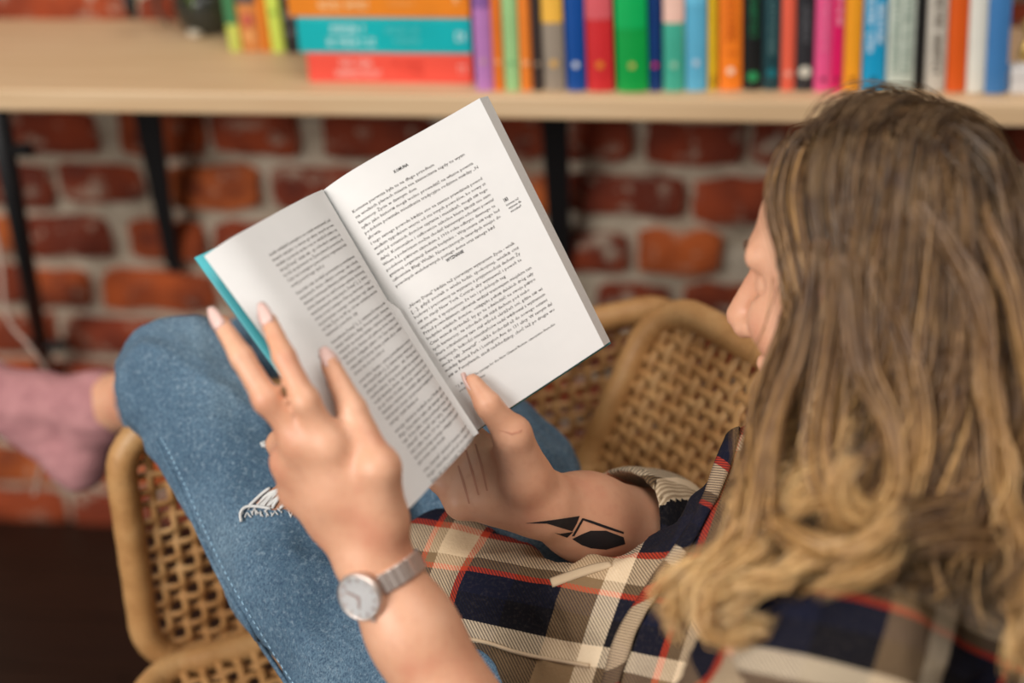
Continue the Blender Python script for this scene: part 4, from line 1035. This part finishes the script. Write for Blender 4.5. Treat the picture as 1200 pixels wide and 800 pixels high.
hm, hc = ribbon('hem', [(478, 744), (520, 742), (570, 752), (620, 768), (692, 780)], .0016, 40, plain('hem_cream', S(190, 166, 136), .95), .0012, .0015)
cp_, _ = ribbon('cuff_tab', [(646, 683), (668, 675), (692, 667), (716, 661)], .0045, 20, plain('tab_cream', S(196, 172, 140), .95), .0006, .0008)

# ------------------------------------------------------------------ hair
HR = [(958, 150, .960), (1035, 128, .915), (1115, 138, .905), (1222, 190, .93)]
LV = [
 [(982, 196, .945), (1040, 186, .895), (1105, 176, .888), (1190, 205, .910)],
 [(984, 240, .935), (1028, 240, .866), (1118, 235, .862), (1215, 275, .885)],
 [(974, 312, .930), (1016, 305, .860), (1120, 325, .850), (1235, 355, .875)],
 [(950, 400, .928), (1006, 395, .858), (1115, 415, .845), (1250, 445, .870)],
 [(912, 490, .925), (992, 490, .856), (1110, 505, .842), (1265, 535, .865)],
 [(900, 568, .905), (975, 575, .846), (1095, 592, .832), (1280, 630, .850)],
 [(866, 636, .880), (950, 642, .825), (1075, 648, .812), (1285, 720, .835)],
 [(822, 698, .870), (918, 692, .812), (1050, 674, .805), (1295, 810, .830)]]
def hair_guide(s, n=26):
    x = s * 3; k = min(int(x), 2); t = x - k; t = t * t * (3 - 2 * t) * .5 + t * .5
    return catmull([P(*[LV[l][k][c] + (LV[l][k + 1][c] - LV[l][k][c]) * t for c in range(3)]) for l in range(8)], n)
rg = np.random.RandomState(9); rr = random.Random(9)
NP = 20; ALLV = []; ALLT = []
def strand_lock(guide, nst, rad, amp, wl, tone_root, tone_tip, cut=1.0, phase=0.0, curl=0.0, frizz=.0016, inward=0.0):
    g = np.array([tuple(p) for p in guide]); n = len(g); t = np.linspace(0, 1, n)
    tg = np.gradient(g, axis=0); tg /= np.linalg.norm(tg, axis=1)[:, None] + 1e-9
    nv = -np.array(FWD); side = np.cross(tg, nv); side /= np.linalg.norm(side, axis=1)[:, None] + 1e-9; nv = np.cross(side, tg)
    L = np.concatenate([[0], np.cumsum(np.linalg.norm(np.diff(g, axis=0), axis=1))])
    env = np.clip((t - .30) / .45, 0, 1) ** 1.3
    ph = L / wl * 2 * math.pi + phase
    ph = ph + .9 * np.sin(ph * .37 + phase * 2)
    c = g + side * (amp * env * (np.sin(ph) + .35 * np.sin(ph * 1.9 + phase)))[:, None] + nv * (amp * (.55 + curl) * env * np.cos(ph) - inward * np.ones(n))[:, None]
    for _ in range(nst):
        r = rad * abs(rg.normal(0, .62)); th = rg.rand() * 6.283
        taper = (1.0 - .25 * t) * (.75 + .35 * np.sin(t * 5 + phase)); taper[-5:] *= np.linspace(1, .35, 5)
        dx, dy = r * math.cos(th), r * math.sin(th) * .6
        fz = np.cumsum(rg.normal(0, frizz, (n, 3)), 0) * (t[:, None] ** .5) * .5
        p = c + side * (dx * taper)[:, None] + nv * (dy * taper)[:, None] + fz
        e = cut * (1 - .22 * rg.rand() ** 2); m = np.linspace(0, e * (n - 1), NP); i0 = np.clip(m.astype(int), 0, n - 2); f = (m - i0)[:, None]
        q = p[i0] * (1 - f) + p[i0 + 1] * f
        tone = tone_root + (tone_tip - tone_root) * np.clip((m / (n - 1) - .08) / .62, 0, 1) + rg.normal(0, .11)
        ALLV.append(q); ALLT.append(np.clip(tone, 0, 1))
def shade(s):   # colour of the lengths: paler at the face; interior shade painted into middle locks
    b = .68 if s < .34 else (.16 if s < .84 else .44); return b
# under layer, then outer locks
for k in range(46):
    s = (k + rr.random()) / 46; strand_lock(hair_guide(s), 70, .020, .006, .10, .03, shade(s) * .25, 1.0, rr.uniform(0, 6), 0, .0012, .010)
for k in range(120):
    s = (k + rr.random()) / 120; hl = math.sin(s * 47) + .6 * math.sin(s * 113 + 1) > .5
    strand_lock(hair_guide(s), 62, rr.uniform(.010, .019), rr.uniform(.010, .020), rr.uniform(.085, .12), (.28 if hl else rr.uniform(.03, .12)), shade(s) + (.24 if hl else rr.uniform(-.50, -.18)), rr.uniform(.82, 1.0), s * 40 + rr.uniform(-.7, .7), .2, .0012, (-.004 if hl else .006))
# pale front curls that roll over the chest and shoulder
FRONT = [
 [(940, 380, .925), (905, 450, .915), (884, 520, .905), (878, 590, .892), (888, 650, .872), (858, 700, .865)],
 [(948, 350, .92), (915, 450, .91), (895, 540, .90), (884, 620, .88), (850, 670, .87), (806, 712, .868), (800, 745, .862)],
 [(948, 250, .935), (926, 380, .92), (893, 480, .90), (893, 560, .87), (905, 620, .84), (860, 660, .835), (815, 690, .84), (790, 730, .85)],
 [(955, 300, .90), (922, 420, .89), (900, 520, .87), (905, 600, .84), (950, 640, .81), (1010, 640, .80), (1040, 600, .795)],
 [(960, 280, .87), (940, 400, .865), (905, 500, .86), (895, 590, .84), (860, 640, .84), (830, 690, .835), (850, 740, .825), (905, 735, .815)],
 [(1000, 300, .85), (1010, 420, .845), (1040, 500, .835), (1050, 570, .82), (1010, 600, .805), (985, 570, .80), (1000, 540, .80)],
 [(985, 300, .855), (975, 430, .85), (965, 540, .84), (985, 620, .82), (940, 665, .81), (880, 690, .815), (840, 720, .83)],
 [(932, 420, .905), (892, 520, .885), (870, 600, .87), (850, 650, .86), (800, 680, .86), (770, 715, .87)],
 [(1075, 240, .86), (1140, 340, .84), (1160, 460, .835), (1180, 560, .83), (1195, 680, .825), (1200, 800, .83)],
 [(1100, 190, .89), (1165, 290, .855), (1200, 400, .85), (1215, 520, .85), (1210, 640, .84), (1225, 790, .84)],
 [(1020, 320, .85), (1060, 420, .845), (1070, 520, .835), (1055, 610, .82), (1020, 660, .805), (960, 690, .805)]]
for i, gl in enumerate(FRONT):
    for q in range(3):
        gd = catmull([P(x + rr.uniform(-9, 9), y + rr.uniform(-6, 6), d - .006 * rr.random()) for x, y, d in gl], 30)
        strand_lock(gd, 56, rr.uniform(.006, .0105), rr.uniform(.002, .006), .09, .36, .84 + rr.uniform(-.10, .14), 1.0, rr.uniform(0, 6), .2, .0010)
# crown: from the parting on the near side of the top, over the head to the far side and the back
def shell(f, l, u, e=1.10):
    v = np.array([f / .090, l / .078, u / .096]); v = v / np.linalg.norm(v) * (e - .075); return H(v[0] * .086 - .014, v[1] * .078, v[2] * .088)
for k in range(90):
    a = rr.uniform(0, 1); f0 = .022 - .104 * a
    gd = catmull([shell(f0, .034, .080, 1.10), shell(f0 * 1.02 - .004, .004, .10, 1.13), shell(f0 * .95 - .018, -.035, .085, 1.14), shell(f0 * .8 - .03, -.07, .04, 1.15), shell(f0 * .7 - .04, -.08, -.03, 1.17), shell(f0 * .6 - .05, -.075, -.09, 1.25)], 24)
    strand_lock(gd, 52, .012, .002, .12, .15 + rr.uniform(-.08, .08), .30 + rr.uniform(-.12, .16), 1.0, rr.uniform(0, 6), 0, .0009)
for k in range(40):
    a = rr.uniform(0, 1); f0 = .004 - .090 * a
    gd = catmull([shell(f0, .030, .083, 1.10), shell(f0 * .98 - .003, .058, .055, 1.13), shell(f0 * .9 - .010, .080, .012, 1.14), shell(f0 * .8 - .018, .086, -.035, 1.17), shell(f0 * .7 - .025, .086, -.08, 1.25)], 24)
    strand_lock(gd, 52, .013, .003, .12, .17 + rr.uniform(-.1, .14), .38 + rr.uniform(-.2, .24), 1.0, rr.uniform(0, 6), 0, .0010)
# fringe swept off the hairline to both sides
for k in range(46):
    b = rr.uniform(-.006, .012); c = rr.uniform(.85, 1.0)
    if k % 2: gd = catmull([shell(.020 + b, .034, .082, 1.10), shell((.037 + b) * c, .030, .078, 1.12), shell((.034 + b) * c, .056, .048, 1.13), shell((.024 + b) * c, .075, .006, 1.14), shell(.020 + b, .082, -.03, 1.18), shell(.02, .082, -.075, 1.25)], 24)
    else: gd = catmull([shell(.018 + b, .030, .084, 1.10), shell((.036 + b) * c, .004, .084, 1.11), shell((.030 + b) * c, -.030, .074, 1.11), shell((.018 + b) * c, -.060, .036, 1.12), shell(.025 + b, -.076, -.03, 1.17), shell(.01, -.08, -.08, 1.25)], 24)
    strand_lock(gd, 44, .008, .002, .12, .18 + rr.uniform(-.08, .12), .42 + rr.uniform(-.12, .22), 1.0, rr.uniform(0, 6), 0, .0009)
# back of the head
for k in range(44):
    a = rr.uniform(-1, 1)
    gd = catmull([shell(-.02, .03 * a, .10, 1.09), shell(-.075, .05 * a, .06, 1.12), shell(-.095, .06 * a, -.01, 1.13), H(-.105, .075 * a, -.08), H(-.11, .085 * a, -.15), H(-.115, .09 * a, -.23)], 24)
    strand_lock(gd, 40, .010, .005, .1, .08, .26 + rr.uniform(-.1, .2), 1.0, rr.uniform(0, 6), 0, .0012)
# fine stray hairs
for k in range(60):
    s = rr.random(); strand_lock(hair_guide(s), 3, .02, .008, .09, .3, .7, 1.0, rr.uniform(0, 6), .2, .0022, -.006)
C_ = np.array(ALLV, np.float32); T_ = np.array(ALLT, np.float32); ns = len(C_)
tg = np.gradient(C_, axis=1); tg /= np.linalg.norm(tg, axis=2)[..., None] + 1e-9
ref = np.array((0.31, -0.62, 0.72)); a_ = np.cross(tg, ref); a_ /= np.linalg.norm(a_, axis=2)[..., None] + 1e-9; b_ = np.cross(tg, a_)
rad = .00048 * np.concatenate([np.linspace(.9, 1, 3), np.ones(NP - 7), np.linspace(1, .25, 4)])[None, :, None]
rot = rg.uniform(0, 6.283, (ns, 1, 1)); nA = a_ * np.cos(rot) + b_ * np.sin(rot); nB = np.cross(tg, nA)
rings = np.stack([C_ - rad * nA, C_ + rad * .8 * nB, C_ + rad * nA], 2)     # strands, points, 3: narrow raised blades of hair
vsH = rings.reshape(-1, 3); idx = np.arange(ns * NP * 3).reshape(ns, NP, 3)
fsH = np.concatenate([np.stack([idx[:, :-1, k], idx[:, :-1, k + 1], idx[:, 1:, k + 1], idx[:, 1:, k]], -1).reshape(-1, 4) for k in range(2)])
hme = bpy.data.meshes.new('hair'); nv, nf = len(vsH), len(fsH)
hme.vertices.add(nv); hme.vertices.foreach_set('co', np.ascontiguousarray(vsH, np.float32).ravel()); hme.loops.add(nf * 4); hme.loops.foreach_set('vertex_index', fsH.astype(np.int32).ravel())
hme.polygons.add(nf); hme.polygons.foreach_set('loop_start', np.arange(0, nf * 4, 4, dtype=np.int32)); hme.update(calc_edges=True)
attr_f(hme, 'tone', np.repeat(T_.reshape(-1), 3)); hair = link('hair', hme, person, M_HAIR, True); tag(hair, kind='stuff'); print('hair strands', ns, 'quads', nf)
# scalp under the strands
sc_ = Field(tuple(HC - V((.16, .16, .2))), tuple(HC + V((.16, .16, .16))), .004)
sc_.add([('e', tuple(H(-.018, 0, .002)), Rm, (.080, .076, .094))], .01); sc_.add([c_(H(-.05, 0, -.03), H(-.055, 0, -.11), .062, .055)], .03)
sc_.add([('e', tuple(H(.085, 0, -.040)), Rm, (.088, .085, .105))], .01, op='sub')
sm2, v2, f2 = sc_.mesh('scalp_hair'); attr_f(sm2, 'tone', np.full(len(v2), .10)); link('scalp_hair', sm2, hair, M_HAIR, True)

# ================================================================== WRISTWATCH
WX = (LEL - LWR).normalized(); WC = LWR.lerp(LEL, .055)
h = BB.ray_cast(CAM, (WC - CAM).normalized())
WN = im(-.56, .08, -.82); WN = (WN - WX * WN.dot(WX)).normalized(); WS = WX.cross(WN).normalized()
def skin_r(d):
    r_ = BB.ray_cast(WC + d * .05, -d); return (r_[0] - WC).dot(d) if r_[0] else .027
M_STEEL = plain('steel', S(214, 198, 188), .30, .75, .03); M_DIAL = plain('dial_white', S(232, 230, 228), .35, 0, .02)
watch = thing('wristwatch', WC + WN * .03, 'silver wristwatch with round white dial and steel link bracelet on the left wrist', 'watch')
hh = skin_r(WN); wc = WC + WN * (hh + .0008)
g = MB(); g.lathe(wc, WN, [(.0140, 0), (.0162, .0012), (.0166, .0045), (.0160, .0062), (.0148, .0068), (.0142, .0058)], 36); case = g.build('case', M_STEEL, watch, True)
g = MB(); g.lathe(wc, WN, [(.0144, .0050), (.0144, .0059), (.0002, .0060)], 36); dial = g.build('dial', M_DIAL, watch)
M_HANDW = plain('rose_gold', S(190, 140, 124), .3, .7)
for an, L_, w_ in ((.5, .0082, .0006), (2.4, .0112, .0005)):
    d = WX * math.cos(an) + WS * math.sin(an); g = MB(); g.box(wc + WN * .0064 + d * L_ * .42, (d, WN.cross(d), WN), (L_ / 2, w_, .0002)); g.build('watch_hand', M_HANDW, dial)
g = MB(); g.lathe(wc + WN * .0066, WN, [(.001, 0), (.001, .0004)], 10); g.build('hand_pin', M_HANDW, dial)
for k in range(12):
    a = k * math.pi / 6; d = WX * math.cos(a) + WS * math.sin(a); g = MB(); g.box(wc + WN * .00625 + d * .0122, (d, WN.cross(d), WN), (.0011, .00035, .0002)); g.build('hour_marker', M_HANDW, dial)
g = MB(); g.lathe(wc + WX * .0164 + WN * .0036, WX, [(.0018, 0), (.0018, .002), (.001, .0024)], 12); g.build('crown', M_STEEL, watch)
g = MB(); g.lathe(wc, WN, [(.0144, .0066), (.0144, .0069), (.009, .0074), (.0002, .0076)], 36)
gt = NT('crystal'); gt.b.inputs['Transmission Weight'].default_value = 1.0; gt.b.inputs['Roughness'].default_value = .02; gt.b.inputs['IOR'].default_value = 1.05; g.build('crystal', gt.m, watch, True)
NL = 26; a0 = math.asin(min(.9, .0150 / (hh + .004)))
for k in range(NL):
    a = a0 + (2 * math.pi - 2 * a0) * (k + .5) / NL; d = WN * math.cos(a) + WS * math.sin(a); r_ = skin_r(d) + .0020
    t = -WN * math.sin(a) + WS * math.cos(a); half = (2 * math.pi - 2 * a0) / NL * r_ / 2 * .94
    g = MB(); wd = .0066
    g.box(WC + d * r_, (t, WX, d), (half, wd, .0014)); g.build('link', M_STEEL, watch, bevel=.0006)
